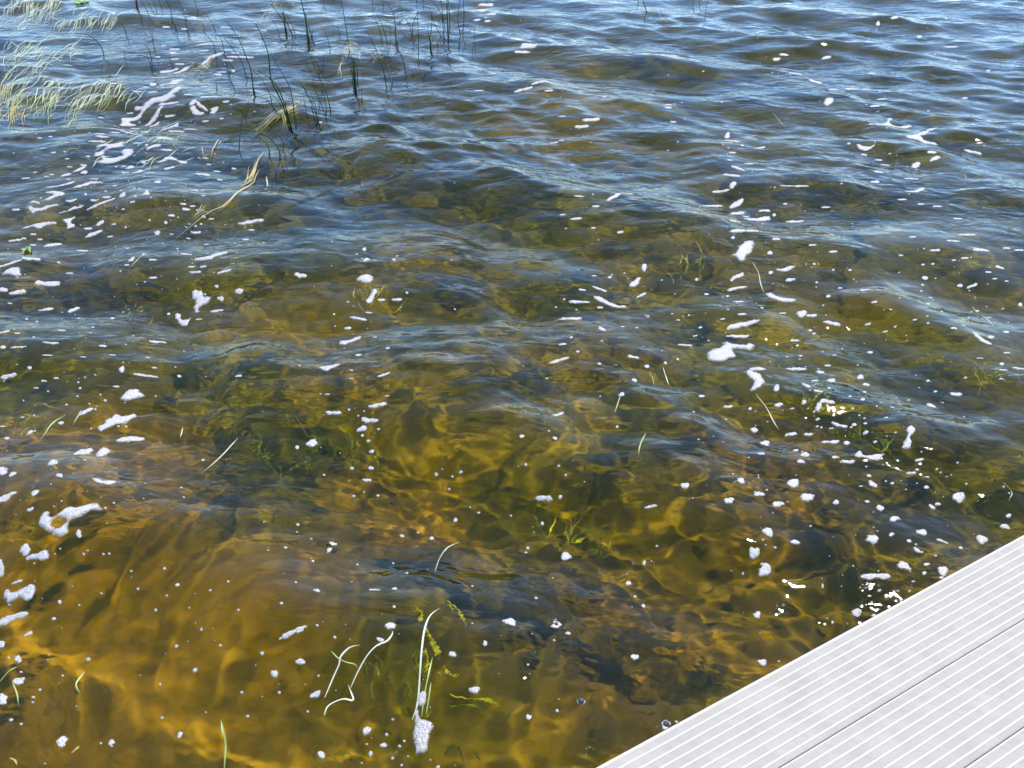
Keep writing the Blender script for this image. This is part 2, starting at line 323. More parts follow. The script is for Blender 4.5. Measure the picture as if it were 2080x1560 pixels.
def poly_sdf(px, py, poly):
    P = np.asarray(poly); d = np.full(px.shape, 1e9); ins = np.zeros(px.shape, bool); j = len(P) - 1
    for i in range(len(P)):
        ax, ay = P[j]; bx, by = P[i]; dx, dy = bx - ax, by - ay
        t = np.clip(((px - ax) * dx + (py - ay) * dy) / max(1e-12, dx * dx + dy * dy), 0, 1)
        d = np.minimum(d, np.hypot(px - ax - t * dx, py - ay - t * dy))
        with np.errstate(divide='ignore', invalid='ignore'):
            c = ((ay > py) != (by > py)) & (px < (bx - ax) * (py - ay) / (by - ay if by != ay else 1e-12) + ax)
        ins ^= c; j = i
    return np.where(ins, d, -d)                      # positive inside
def smooth_poly(P, it=2):
    P = np.asarray(P, float)
    for _ in range(it):
        Q = np.roll(P, -1, 0); P = np.stack([.75 * P + .25 * Q, .25 * P + .75 * Q], 1).reshape(-1, 2)
    return P
frs = np.random.RandomState(77)
def foam_mesh(outline, holes=(), cells=9):
    """outline in photo pixels -> (vertices, faces) lying on the waves"""
    mid = np.asarray(outline, float).mean(0)
    def world(P): x, y, z = lay(P, mid); return np.stack([x, y], 1)
    W = world(smooth_poly(outline, 2 if len(outline) < 60 else 0)); HW = [world(smooth_poly(h)) for h in holes]
    lo, hi = W.min(0), W.max(0); area = .5 * abs(np.sum(W[:, 0] * np.roll(W[:, 1], 1) - W[:, 1] * np.roll(W[:, 0], 1)))
    per = np.sum(np.hypot(*(W - np.roll(W, 1, 0)).T)); wid = max(.004, 2 * area / per)
    h = max(wid / cells * 1.7, np.max(hi - lo) / 60)
    gx = np.arange(lo[0] - 1.5 * h, hi[0] + 1.6 * h, h); gy = np.arange(lo[1] - 1.5 * h, hi[1] + 1.6 * h, h)
    GX, GY = np.meshgrid(gx, gy)
    s = poly_sdf(GX, GY, W)
    for q in HW: s = np.minimum(s, -poly_sdf(GX, GY, q))
    sd = int(frs.randint(1e6))
    s = s + wid * .10 * vnoise(GX, GY, 3.0 / wid, sd) + wid * .07 * vnoise(GX, GY, 8.0 / wid, sd + 1)
    s = s - wid * .02
    s[0, :] = s[-1, :] = -h; s[:, 0] = s[:, -1] = -h
    keys = {}; vx = []; vs_ = []; faces = []
    def vert(k, x, y, q):
        if k not in keys: keys[k] = len(vx); vx.append((x, y)); vs_.append(q)
        return keys[k]
    ny, nx = s.shape
    cand = (s > 0); cc = cand[:-1, :-1] | cand[1:, :-1] | cand[:-1, 1:] | cand[1:, 1:]
    for i, j in zip(*np.nonzero(cc)):
        cs = [(i, j), (i, j + 1), (i + 1, j + 1), (i + 1, j)]; f = []
        for a in range(4):
            p, q = cs[a], cs[(a + 1) % 4]; sp, sq = s[p], s[q]
            if sp > 0: f.append(vert(p, gx[p[1]], gy[p[0]], sp))
            if (sp > 0) != (sq > 0):
                t = sp / (sp - sq); k = (min(p, q), max(p, q))
                f.append(vert(k, gx[p[1]] + t * (gx[q[1]] - gx[p[1]]), gy[p[0]] + t * (gy[q[0]] - gy[p[0]]), 0.))
        if len(f) >= 3: faces.append(f)
    vx = np.array(vx); q = np.clip(np.array(vs_) / (wid * .55), 0, 1)
    th_ = min(.006, .0022 + wid * .09)
    z = wave(vx[:, 0], vx[:, 1]) - .0012 + (th_ + .0012) * np.sqrt(1 - (1 - q) ** 2) + np.where(q > 0, .0006 * frs.normal(size=len(q)), 0)
    return np.column_stack([vx, z]), faces, q
def blob(x, y, w, h, a=0.):
    """image ellipse with an uneven rim"""
    t = np.linspace(0, 2 * np.pi, 24, endpoint=False)
    r = 1 + .10 * np.sin(2 * t + frs.uniform(0, 6.3)) + .08 * np.sin(3 * t + frs.uniform(0, 6.3)) + .04 * np.sin(5 * t + frs.uniform(0, 6.3))
    if w / max(h, 1) > 2.2: r = r * (1 + .22 * np.cos(2 * t)) * (1 - .2 * np.exp(-((np.cos(t) - frs.uniform(-.4, .4)) / .35) ** 2))
    ex, ey = .5 * w * r * np.cos(t), .5 * h * r * np.sin(t); ca, sa = math.cos(R(a)), math.sin(R(a))
    return np.stack([x + ex * ca + ey * sa, y - ex * sa + ey * ca], 1)

# crops the outlines were read from: origin and magnification
CROP = {'A': (0, 0, 2), 'B': (1040, 0, 2), 'C': (0, 500, 2), 'D': (1040, 500, 2), 'E': (0, 1040, 2), 'F': (1040, 1040, 2), 'G': (0, 250, 4), 'H': (500, 0, 4), 'J': (0, 0, 4), 'K': (0, 1000, 5.2), 'M': (600, 1200, 4.334), 'I': (400, 200, 5.2)}
def pp(c, x, y): o = CROP[c]; return o[0] + x / o[2], o[1] + y / o[2]
def nums(t): return [float(q) for q in t.replace(',', ' ').split()]
def pts(c, t): q = nums(t); return [pp(c, q[i], q[i + 1]) for i in range(0, len(q), 2)]
BIG = [  # crop, outline, hole, label
 ('K', '390,320 440,240 490,195 505,240 550,255 590,220 640,210 720,170 800,155 900,130 1000,112 1090,150 1090,185 1040,200 950,195 880,235 830,285 765,290 745,320 715,350 725,385 680,425 625,450 545,430 525,400 480,390 420,350', '555,310 590,275 640,260 670,285 655,330 600,355 560,340', 'large foam raft with a round hole of open water near the left edge'),
 ('K', '200,605 240,560 310,550 328,590 325,640 270,665 215,655', '', 'blunt foam raft touching a dumbbell-shaped one near the lower left edge'),
 ('K', '250,690 330,645 400,650 440,625 500,618 525,650 520,690 480,722 400,715 360,700 280,715', '', 'dumbbell-shaped foam raft just below the holed raft near the left edge'),
 ('K', '-40,720 30,725 48,760 40,830 57,860 0,895 -40,880', '', 'foam raft cut by the left edge above the bow-tie shaped raft'),
 ('K', '5,1085 60,1022 120,1035 170,1055 240,1030 330,990 380,1000 385,1080 340,1130 260,1150 215,1110 150,1140 70,1145', '', 'bow-tie shaped foam raft against the lower left edge'),
 ('K', '-60,1370 60,1300 180,1280 300,1275 325,1300 290,1330 130,1360 50,1395 -60,1425', '', 'long finger of foam reaching in from the lower left edge'),
 ('K', '-60,50 80,20 130,0 205,-10 200,15 130,40 80,100 0,110 -60,110', '', 'wedge of foam reaching in from the left edge above the holed raft'),
 ('M', '1075,1045 1100,1080 1115,1130 1150,1150 1200,1140 1222,1180 1210,1250 1190,1320 1165,1380 1120,1425 1090,1410 1060,1440 1040,1420 1060,1380 1045,1320 1035,1250 1050,1190 1035,1120 1055,1080', '', 'large tall foam raft at the foot of the long pale grass blade'),
 ('M', '1085,900 1130,885 1165,920 1160,980 1130,1010 1085,1015 1065,970', '', 'round foam raft lying on the long pale grass blade'),
 ('E', '2032,445 2060,432 2074,420 2096,436 2100,456 2090,472 2060,464', '', 'three-lobed foam fleck low in the centre, on amber water'),
 ('D', '780,450 800,420 860,405 850,388 870,380 885,395 930,395 985,390 988,405 950,420 900,415 915,450 880,465 850,478 800,468', '', 'widest foam raft right of centre with a grey bubbly body'),
 ('D', '945,505 965,487 1010,485 1040,492 1030,503 985,503 975,510 1010,520 1020,535 1035,555 1010,575 985,585 965,585 970,570 990,550 965,535 950,520', '', 'S-shaped foam raft right of centre'),
 ('D', '868,330 885,315 930,310 1000,303 1012,310 990,322 920,332 880,338', '', 'long level foam bar above the widest raft right of centre'),
 ('D', '1020,195 1040,187 1065,195 1090,210 1120,210 1160,215 1150,225 1100,232 1070,220 1045,212', '', 'crescent of foam under a thin straw right of centre'),
 ('D', '885,34 905,24 925,0 945,-18 985,-25 992,-10 975,0 990,15 960,30 940,55 920,50 910,38', '', 'ragged star-shaped foam raft on the main crest right of centre'),
 ('D', '1062,92 1100,92 1120,82 1158,82 1140,95 1110,105 1080,100', '', 'thin bird-shaped foam fleck right of the ragged star raft'),
 ('D', '885,135 900,120 940,108 945,122 910,132 890,145', '', 'slanting foam fleck below the ragged star raft'),
 ('D', '328,215 355,210 390,225 430,240 470,236 470,245 430,252 380,238 340,230', '', 'tadpole-shaped foam streak just right of the picture centre line'),
 ('D', '1385,850 1405,830 1420,830 1425,850 1450,850 1490,845 1510,855 1495,875 1460,872 1430,860 1400,860', '', 'hooked foam raft among round flecks at the right'),
 ('D', '1600,740 1615,730 1640,740 1635,765 1615,775 1630,800 1620,818 1580,810 1595,790 1605,770', '', 'hourglass-shaped foam raft at the right with dark bubbles'),
 ('D', '1862,350 1885,350 1905,372 1940,388 1960,395 1940,402 1905,390 1875,370', '', 'curved foam strip under a bent straw near the right edge'),
 ('C', '138,155 150,138 190,148 230,138 250,148 235,162 180,162 150,165', '', 'bone-shaped foam raft at the left, a third of the way down'),
 ('C', '5,110 50,85 75,85 95,105 80,120 60,125 40,115 10,118', '', 'ragged foam raft by the left edge, a third of the way down'),
 ('C', '775,200 800,188 830,195 830,212 870,208 860,225 830,235 805,245 805,260 790,262 780,245 800,225 780,210', '', 'branched foam raft left of centre, above a hook-shaped one'),
 ('C', '707,285 725,273 738,285 735,300 760,300 780,290 775,305 755,322 740,325 720,305', '', 'hook-shaped foam raft left of centre'),
 ('C', '775,55 800,45 850,40 890,22 930,20 925,32 880,45 850,62 800,60', '', 'long tapering foam streak left of centre, a third of the way down'),
 ('C', '1480,225 1495,212 1510,185 1530,178 1540,190 1520,205 1515,222 1495,232', '', 'S-bent foam fleck over green weed left of the picture centre'),
 ('C', '1378,390 1385,382 1420,382 1460,367 1475,372 1460,385 1420,395 1400,405 1382,403', '', 'wavy foam bar left of the picture centre'),
 ('C', '1265,493 1300,490 1350,480 1385,474 1385,485 1350,500 1325,515 1310,505', '', 'wedge-shaped foam fleck left of the picture centre'),
 ('C', '485,632 500,605 530,585 565,577 570,595 592,602 570,615 520,630', '', 'leaf-shaped foam raft at the left, uppermost of three large ones'),
 ('C', '395,738 430,720 455,690 485,680 495,690 550,674 558,685 530,705 470,730 430,745 405,765', '', 'long forked foam raft at the left, on the amber edge'),
 ('C', '465,800 490,780 540,768 585,770 592,780 560,792 510,800 475,810', '', 'smooth foam bar at the left, under the long forked raft'),
 ('C', '293,860 320,830 360,810 375,808 375,840 350,855 310,860', '', 'triangular foam raft at the left beside a squarish one'),
 ('C', '385,850 400,820 425,808 447,820 445,845 420,860 400,868', '', 'squarish foam raft at the left beside a triangular one'),
 ('C', '375,950 400,945 420,955 440,945 470,938 470,955 440,970 400,972 380,965', '', 'notched foam bar at the left, over plain amber water'),
 ('C', '-20,900 20,888 35,900 30,930 5,938 -20,930', '', 'foam raft cut by the left edge beside a ragged small fleck'),
 ('G', '780,318 830,290 820,265 760,285 770,255 850,215 860,190 800,210 760,220 800,185 880,170 960,160 1040,135 1010,165 1030,188 930,200 870,215 840,270 900,285 970,270 1010,260 960,235 1010,210 1100,205 1080,235 1060,270 990,295 910,318 830,325', '', 'big ragged foam raft curled round dark water at the upper left'),
 ('G', '1170,230 1210,190 1260,175 1310,172 1310,190 1250,200 1200,215', '', 'foam wedge right of the big curled raft at the upper left'),
 ('G', '1250,120 1290,110 1410,110 1415,135 1340,145 1280,140 1250,135', '', 'oblong ragged foam raft above the foam wedge at the upper left'),
 ('G', '1255,325 1310,305 1340,280 1400,275 1440,300 1525,305 1520,325 1470,330 1430,305 1370,300 1310,325', '', 'arched foam raft crossed by pale grass blades at the upper left'),
 ('G', '1010,370 1060,345 1105,350 1090,370 1030,380', '', 'short foam raft below the big curled raft at the upper left'),
 ('G', '1055,410 1120,395 1130,370 1170,385 1165,400 1110,415', '', 'peaked foam fleck two flecks below the big curled raft'),
 ('G', '585,395 640,370 700,350 705,362 650,390 600,400', '', 'slanting foam blade left of and below the big curled raft'),
 ('G', '475,435 540,410 590,410 575,425 500,440', '', 'narrow foam fleck at the left end of the slanting foam blade'),
 ('G', '640,405 690,385 718,390 705,412 660,418', '', 'stubby foam fleck under the slanting foam blade'),
 ('G', '350,515 470,510 560,485 615,465 610,485 540,508 450,522 360,525', '', 'long thin foam streak at the left, left one of a pair'),
 ('G', '580,528 640,505 710,485 740,475 850,485 840,497 750,495 680,520 600,533', '', 'long thin foam streak at the left, right one of a pair'),
 ('G', '345,630 400,600 440,580 365,570 370,560 470,550 540,575 510,598 450,605 400,633', '', 'foam raft shaped like a bird head at the left'),
 ('G', '225,645 280,628 310,640 335,658 310,662 280,648 235,652', '', 'small arched foam fleck left of the bird-head raft'),
 ('G', '525,620 570,630 630,615 625,630 570,645 535,640', '', 'boat-shaped foam fleck right of the bird-head raft'),
 ('G', '210,675 260,672 270,690 350,690 380,672 490,660 490,670 400,685 360,710 300,715 250,730 235,700', '', 'zigzag foam streak under the bird-head raft'),
 ('G', '465,730 560,705 610,680 640,690 690,670 670,695 600,705 530,720 475,735', '', 'jagged thin foam streak right of the zigzag streak'),
 ('G', '680,695 760,670 830,640 940,618 945,632 850,650 780,680 700,700', '', 'long straight foam streak rising to the right of the jagged streak'),
 ('G', '150,858 220,835 280,825 370,810 470,808 460,825 360,832 340,852 290,860 270,840 200,858', '', 'long foam streak with a bulge below the zigzag streak'),
 ('G', '500,800 560,785 620,762 620,775 580,795 575,815 615,815 600,835 530,858 545,830 535,810', '', 'Z-shaped foam raft right of the bulged streak'),
 ('G', '670,930 720,900 830,870 845,882 800,905 690,935', '', 'slanting foam bar below the Z-shaped raft'),
 ('G', '770,830 800,805 850,795 850,815 800,835', '', 'fat slanting foam fleck right of the Z-shaped raft'),
 ('G', '960,600 975,575 1010,562 1030,580 1010,602 980,608', '', 'chunky foam fleck left of a pinched one at the left'),
 ('G', '1140,590 1175,565 1170,538 1215,540 1205,560 1228,575 1200,592', '', 'pinched foam fleck like a spinning top at the left'),
 ('G', '1235,485 1265,470 1320,465 1310,490 1280,500', '', 'fish-shaped foam fleck above the pinched fleck'),
 ('G', '1545,880 1600,885 1635,875 1635,895 1590,905 1555,900', '', 'flat foam fleck just under the floating straw stalk'),
 ('G', '1915,805 1990,798 2080,788 2150,790 2150,808 2050,812 1940,825', '', 'straight foam bar right of the floating straw stalk'),
 ('J', '1145,820 1220,790 1350,775 1440,715 1490,720 1480,738 1420,770 1440,790 1350,815 1250,820 1180,838', '', 'largest foam streak in the drift left of the rushes'),
 ('J', '1290,710 1360,690 1400,660 1370,655 1420,640 1500,635 1505,650 1460,665 1460,690 1380,705 1300,722', '', 'stepped foam streak just above the largest streak in the drift'),
 ('J', '1290,580 1340,575 1400,570 1470,555 1440,575 1350,595 1300,598', '', 'thin foam streak left of the cream straw clot in the drift'),
 ('J', '1385,605 1440,585 1500,560 1560,550 1540,570 1470,590 1420,612', '', 'slanting foam streak touching the cream straw clot'),
 ('J', '975,985 1000,965 1080,965 1130,945 1190,900 1270,885 1230,910 1170,945 1120,975 1040,990 1100,1000 1120,1005 1020,1020 950,1020 990,1005', '', 'hook-ended foam streak at the lower left of the drift'),
 ('J', '1145,985 1210,955 1250,940 1290,910 1350,885 1350,900 1300,930 1300,945 1220,975 1160,990', '', 'slanting foam streak right of the hook-ended streak'),
 ('J', '1540,890 1580,880 1605,890 1610,905 1680,918 1650,928 1570,925 1550,910', '', 'shoe-shaped foam fleck left of a heart-shaped one'),
 ('J', '1690,890 1730,885 1785,880 1770,900 1730,922 1690,915 1720,900', '', 'heart-shaped foam fleck left of the rush clump'),
 ('J', '1605,510 1660,480 1750,440 1840,430 1810,450 1720,475 1650,510', '', 'pale foam streak just above the cream straw clot'),
 ('B', '1185,318 1220,325 1270,335 1250,345 1215,335', '', 'foam fleck with a tail in the far right scatter'),
 ('B', '1410,510 1500,512 1520,500 1522,478 1552,475 1542,490 1532,506 1570,515 1600,505 1640,508 1600,522 1550,522 1480,518', '', 'T-shaped foam streak at the upper right'),
 ('B', '1595,550 1640,550 1680,520 1745,515 1730,525 1700,530 1690,550 1660,555 1680,568 1740,572 1735,580 1690,580 1650,568 1600,560', '', 'K-shaped foam raft at the upper right'),
 ('B', '1398,580 1430,592 1465,595 1475,575 1480,582 1468,600 1430,604 1400,590', '', 'tick-shaped foam fleck below the T-shaped streak'),
 ('B', '1690,648 1720,635 1750,635 1735,648 1700,655', '', 'slanting foam fleck below the K-shaped raft'),
 ('B', '1612,680 1630,662 1665,668 1650,685', '', 'square foam fleck below and left of the K-shaped raft'),
 ('B', '1570,778 1630,778 1665,758 1685,768 1650,785 1600,783', '', 'foam streak with a raised right end at the upper right'),
 ('B', '880,840 890,825 940,812 945,825 920,838 895,845', '', 'foam fleck on the main crest, topmost of a column'),
 ('H', '1840,90 1900,70 1980,75 1960,95 1900,100', '', 'left foam raft of a cluster at the top centre'),
 ('H', '1930,115 2000,105 2040,110 2030,125 1960,125', '', 'right foam raft of a cluster at the top centre'),
]
SMALL = {
 'K': '300,1498,100,45,25 185,948,105,35,15 325,183,80,40,25 833,440,72,70,0 630,1157,50,42,0 567,1335,60,35,20 370,15,80,40,35',
 'M': '838,308,95,85,0 747,432,72,42,-10 40,345,85,55,25 45,625,92,55,10 178,915,105,60,25 625,1235,80,78,0 775,1362,78,45,10 227,1447,80,70,0 662,1438,40,60,0 803,1265,30,32,0 1385,562,82,50,0 1670,465,52,50,0 1577,875,105,65,0 870,140,32,30,0 348,410,30,25,0 1255,1552,45,30,0 935,1535,28,24,0 855,1472,28,24,0',
 'E': '250,936,60,40,40 453,937,32,24,30 731,906,30,24,30 1115,658,38,28,0 1187,490,100,26,22 792,642,22,20,0 717,545,18,14,0 1143,370,16,14,0 1287,320,28,20,0 1520,317,38,16,0 1603,311,25,18,25 1601,384,14,13,0 895,542,16,12,20 1065,574,20,14,0 982,732,14,13,0 818,476,16,13,0 720,296,24,14,0 968,398,12,11,0 632,398,14,13,0 854,318,14,10,0 927,282,14,11,0 1202,285,12,11,0 1160,144,18,10,0 1210,51,16,12,0 1350,130,35,22,0 1337,155,16,32,-25 1271,199,14,12,0 1452,213,12,11,0 1633,97,22,14,0 1754,106,22,16,0 1850,32,20,18,0 1653,247,14,12,0 1597,208,12,10,0 340,170,12,10,0 420,171,12,10,0 668,229,14,11,0 533,240,14,8,0 358,598,22,16,0 75,688,55,35,5 73,599,34,30,0 10,760,50,48,0 5,540,40,30,50 45,844,20,16,0 86,861,14,13,0 162,722,14,12,0 135,753,18,12,15 658,836,14,13,0 650,700,12,11,0 1250,810,12,11,0 1595,1000,16,12,0 1360,508,14,12,0',
 'F': '220,182,48,36,0 123,47,16,14,0 64,146,16,14,0 98,349,16,14,0 180,458,45,40,0 228,492,24,18,0 472,291,30,18,0 500,343,14,12,0 534,381,20,18,0 537,207,16,20,0 498,590,36,30,0 280,770,34,32,0 183,807,14,16,0 68,834,30,22,0 625,865,40,44,0 668,852,14,12,0 65,620,12,12,0 1040,82,42,44,0 984,166,44,44,0 1027,236,60,42,15 1150,123,42,22,0 1020,113,14,8,0 938,250,12,10,0 996,418,36,28,0 1018,611,44,30,0 1400,409,42,32,-20 1470,420,22,14,0 1302,448,12,16,0 1475,262,98,38,0 1590,219,58,34,-15 1685,212,30,14,-30 1675,248,20,18,0 1750,240,44,48,0 1745,266,25,12,0 1630,282,16,8,0 1568,321,14,8,0 1492,319,18,12,0 1452,341,18,10,0 1443,289,14,8,0 1262,300,12,18,0 1552,28,48,32,10 1463,110,52,42,-10 1541,92,26,18,0 1613,117,26,16,0 1664,84,54,30,-10 1645,156,38,18,-25 1746,119,42,18,-15 1908,112,60,38,-30 1823,145,20,16,0 2002,60,46,22,-15 2018,15,26,16,-10 1213,57,12,10,0 1386,219,10,8,0',
 'D': '920,367,80,18,0 912,172,66,16,5 500,150,50,26,30 525,200,40,14,20 285,177,34,10,0 358,176,52,12,-10 270,227,70,14,0 358,249,26,10,0 240,295,86,18,0 365,337,36,22,-40 205,398,36,12,-15 190,465,66,18,12 267,428,18,10,0 355,477,20,12,0 492,451,40,14,-5 548,488,26,14,0 498,544,28,16,0 445,603,26,20,0 188,685,44,18,20 705,403,50,12,-5 623,474,16,12,0 673,459,14,10,0 537,88,26,26,0 397,126,20,10,0 333,120,20,8,0 750,135,18,10,0 790,195,22,10,0 875,203,18,10,0 920,225,44,10,0 935,276,36,12,0 855,296,22,8,0 1100,272,32,8,0 1178,275,50,26,15 1217,283,40,16,0 1302,314,60,18,-10 1130,137,38,16,0 1051,107,22,14,0 1048,27,24,16,0 1305,22,36,10,0 1227,72,16,8,0 1373,97,16,8,0 1305,96,14,6,0 1238,147,14,8,0 1333,170,20,8,0 1430,179,34,14,0 1285,203,20,12,0 1472,227,26,10,0 1446,317,24,10,0 1516,347,22,8,0 1212,342,20,10,0 1227,355,18,10,0 1148,383,36,12,0 1172,445,20,10,0 1310,442,18,8,0 1342,416,10,7,0 1455,431,30,14,0 1283,485,30,10,0 1155,500,72,20,0 1253,513,36,20,0 1298,547,36,24,0 1231,546,30,12,0 1288,576,20,12,0 1195,567,42,20,-35 1243,590,40,16,-10 1075,577,30,28,0 1415,533,36,22,0 1437,563,32,16,0 1432,592,20,12,0 1425,622,22,18,40 1373,610,20,10,0 1280,632,60,22,-12 1246,652,28,34,0 1186,633,24,16,0 1083,645,36,18,0 1138,660,18,8,0 967,660,18,12,0 877,653,34,14,0 770,609,28,14,0 738,673,14,6,0 1384,659,16,8,0 1242,703,22,10,0 1330,728,56,18,-15 1390,725,22,14,0 1435,720,16,10,0 1437,757,26,14,0 1411,687,12,8,0 1432,699,14,8,0 1482,650,12,8,0 1545,654,18,8,0 1520,696,18,10,0 1690,547,20,10,0 1720,590,20,10,0 1803,602,48,20,-10 1702,649,42,20,-15 1750,636,10,7,0 1836,693,10,7,0 1842,534,16,8,0 1988,539,18,8,0 870,703,12,8,0 983,748,36,18,-10 1132,765,48,18,0 1203,766,38,16,0 1027,802,52,24,0 1012,844,34,16,0 1153,829,26,14,-20 1190,848,44,24,-10 1173,875,34,20,-15 1295,796,62,20,0 1360,801,34,16,0 1311,857,30,14,0 1366,877,56,20,0 1475,795,18,10,0 1297,740,18,8,0 1655,868,32,14,0 1645,908,16,10,0 1622,923,34,14,0 1686,938,20,8,0 1684,979,24,14,0 1726,906,12,8,0 1815,1020,50,44,20 1705,1060,34,18,-30 1730,1048,28,14,-10 1545,963,18,12,0 1450,932,24,14,0 1465,968,44,24,-35 1417,975,18,8,0 1496,1065,34,28,0 1443,1037,24,12,0 1317,1041,34,18,0 1200,1020,74,34,0 1080,1049,50,26,0 1003,1008,46,22,0 930,954,40,28,0 1143,963,62,36,15 880,1034,48,28,0 702,973,38,26,0 565,1058,46,16,0 130,1025,58,24,-8 196,1019,18,14,0 758,785,12,8,0 427,733,12,12,0 150,750,12,8,0 40,772,24,14,0 175,780,24,14,20 56,887,14,12,0 190,892,12,8,0 1796,333,30,12,-5 1835,322,18,8,0 1945,370,34,18,0 2008,348,30,14,0 1890,263,20,10,-20 1937,290,20,8,0 2065,237,20,14,0 1745,265,16,6,0 1690,234,20,12,0 1700,209,20,8,0 1663,182,14,8,0 1668,157,16,10,0 1678,129,30,14,0 1580,37,20,8,0 1670,75,16,8,0 1710,72,14,8,0 1720,18,40,12,0 1840,48,30,10,0 1795,57,18,8,0 1905,15,66,12,-8 1935,105,26,10,0 1980,87,40,12,-15 1962,132,20,8,0 2010,142,18,8,0 1820,160,26,12,0 1870,162,40,14,8 2010,8,34,10,0 2060,16,40,10,-10 2010,433,30,10,0 1990,478,22,16,20 1995,503,40,8,0 2060,498,50,14,-5 1900,455,30,6,0 1637,299,20,8,0 1690,312,12,8,0 1015,250,16,8,0 765,330,18,10,0 507,331,14,8,0 450,327,18,8,0 675,300,16,6,0 550,283,22,6,0 365,385,14,7,0 240,370,18,12,0 212,216,12,7,0',
 'C': '125,52,66,20,0 38,72,90,12,18 755,34,40,14,-10 825,83,30,10,0 775,84,24,10,0 795,107,40,12,0 910,104,56,12,8 880,163,20,10,15 897,214,30,16,0 880,264,52,14,0 808,297,26,8,0 972,184,34,20,0 685,275,16,10,0 622,128,38,10,10 620,55,32,12,15 535,55,30,18,20 515,76,24,10,0 583,33,18,14,0 335,20,46,12,0 283,110,30,10,0 238,66,16,10,0 298,260,46,20,25 190,258,60,14,12 73,188,54,20,10 15,178,36,20,0 40,232,22,8,0 456,293,22,12,20 320,293,12,8,0 150,306,16,8,0 108,296,16,9,0 250,342,32,12,0 377,329,14,10,0 70,354,24,10,20 15,350,44,12,20 137,369,14,8,0 12,410,30,14,0 75,411,50,10,5 208,394,64,12,0 193,443,40,8,5 418,405,34,12,5 457,442,28,8,0 338,450,28,6,0 638,390,62,16,0 600,452,22,8,0 627,494,22,8,0 593,527,86,14,0 495,502,28,20,35 728,528,20,12,20 970,527,32,12,15 1220,120,42,18,0 1485,133,60,34,10 1487,56,30,16,30 1480,12,18,18,0 1600,54,20,12,0 1550,218,30,12,0 1613,218,36,14,0 1653,189,14,10,0 1497,270,26,8,0 1413,333,32,12,5 1523,370,18,8,0 1575,414,20,12,0 1456,442,30,14,0 1217,485,12,8,0 1428,505,16,8,0 1560,523,54,14,18 1427,538,20,6,0 1330,602,20,8,0 1572,608,22,6,0 1536,646,70,22,5 1353,678,54,20,0 1500,709,58,24,-3 1470,743,44,20,5 1418,664,14,8,0 1472,769,16,10,0 1497,791,18,10,30 1510,834,24,14,25 1267,801,54,28,8 1207,817,20,16,0 1430,902,18,12,20 1507,901,26,14,0 1490,951,38,16,5 824,869,16,12,0 747,1020,12,8,0 463,1043,12,9,0 1437,1015,14,10,0 1535,1013,14,10,0 1772,927,18,12,0 1872,918,16,10,0 1825,987,12,8,0 1538,743,14,8,0 1458,295,60,16,-5 350,673,60,20,28 215,880,44,36,30 242,932,32,24,0 52,927,40,20,30 142,1003,40,22,25 122,1070,30,14,20 248,718,30,14,25 270,644,14,8,0 122,758,32,16,25 28,780,28,14,5 90,695,22,8,5 138,687,12,7,0 10,732,24,10,0 32,530,66,20,12 178,547,24,10,0 228,536,24,10,0 120,494,22,12,0 147,576,24,8,0 195,590,12,7,0 318,553,12,8,0 325,577,14,9,0 427,627,16,10,0 472,570,30,10,0 95,627,10,7,0',
 'G': '718,857,64,28,5 430,990,126,36,10 120,955,92,20,10 195,937,44,16,20 325,945,42,18,0 270,903,50,18,20 268,990,50,22,20 190,1025,40,16,15 865,602,80,22,20 1078,640,50,18,15 1100,595,30,16,0 760,627,56,22,22 695,578,28,24,0 932,508,40,18,15 982,547,22,12,0 1090,532,26,14,0 1135,532,34,12,0 858,553,28,8,0 130,703,70,24,-10 1650,420,100,34,0 1762,393,60,18,0 1695,336,44,14,0 1670,285,42,14,0 1900,370,40,18,15 1785,460,52,16,10 1580,547,62,20,18 1645,545,40,10,0 1650,590,34,8,0 1488,657,56,16,0 1510,700,65,24,5 1565,675,50,14,10 1393,750,56,22,0 1347,808,34,20,0 1278,895,56,34,0 1717,778,44,14,0 1590,837,28,16,0 1633,820,26,14,0 1393,903,34,12,0 2043,868,46,18,0 1995,945,64,26,35 1675,985,48,16,10 1530,937,38,14,0 1908,975,24,12,0 1655,760,40,22,0 1375,367,86,22,15 1165,318,50,24,0 1005,350,40,16,0 943,353,26,10,0 1355,218,90,20,3 1108,162,66,14,0 1190,177,32,18,0 565,355,50,10,0 680,342,60,16,10 435,240,40,18,10 322,121,36,14,0 410,110,34,10,0 543,158,36,8,0 525,232,24,8,0 545,290,36,8,0 715,270,36,16,15 210,448,76,16,10 375,433,40,10,0 420,418,48,14,0 285,400,30,10,0 555,455,44,12,12 1225,403,84,12,0 1020,402,64,12,10 765,453,80,10,0 925,822,44,16,5 895,922,48,18,5 1020,848,24,12,0 1000,700,30,12,0 1215,788,22,14,0 1035,1017,30,14,0 1440,1020,24,12,0 1255,20,84,24,15 1390,35,120,20,20 1430,70,130,18,0 1545,48,120,12,0 955,50,130,12,-8 1050,82,125,16,-8 1100,45,80,10,0 810,85,100,10,0 935,77,90,8,0 830,112,110,18,0 790,150,120,20,5 1175,72,80,10,0',
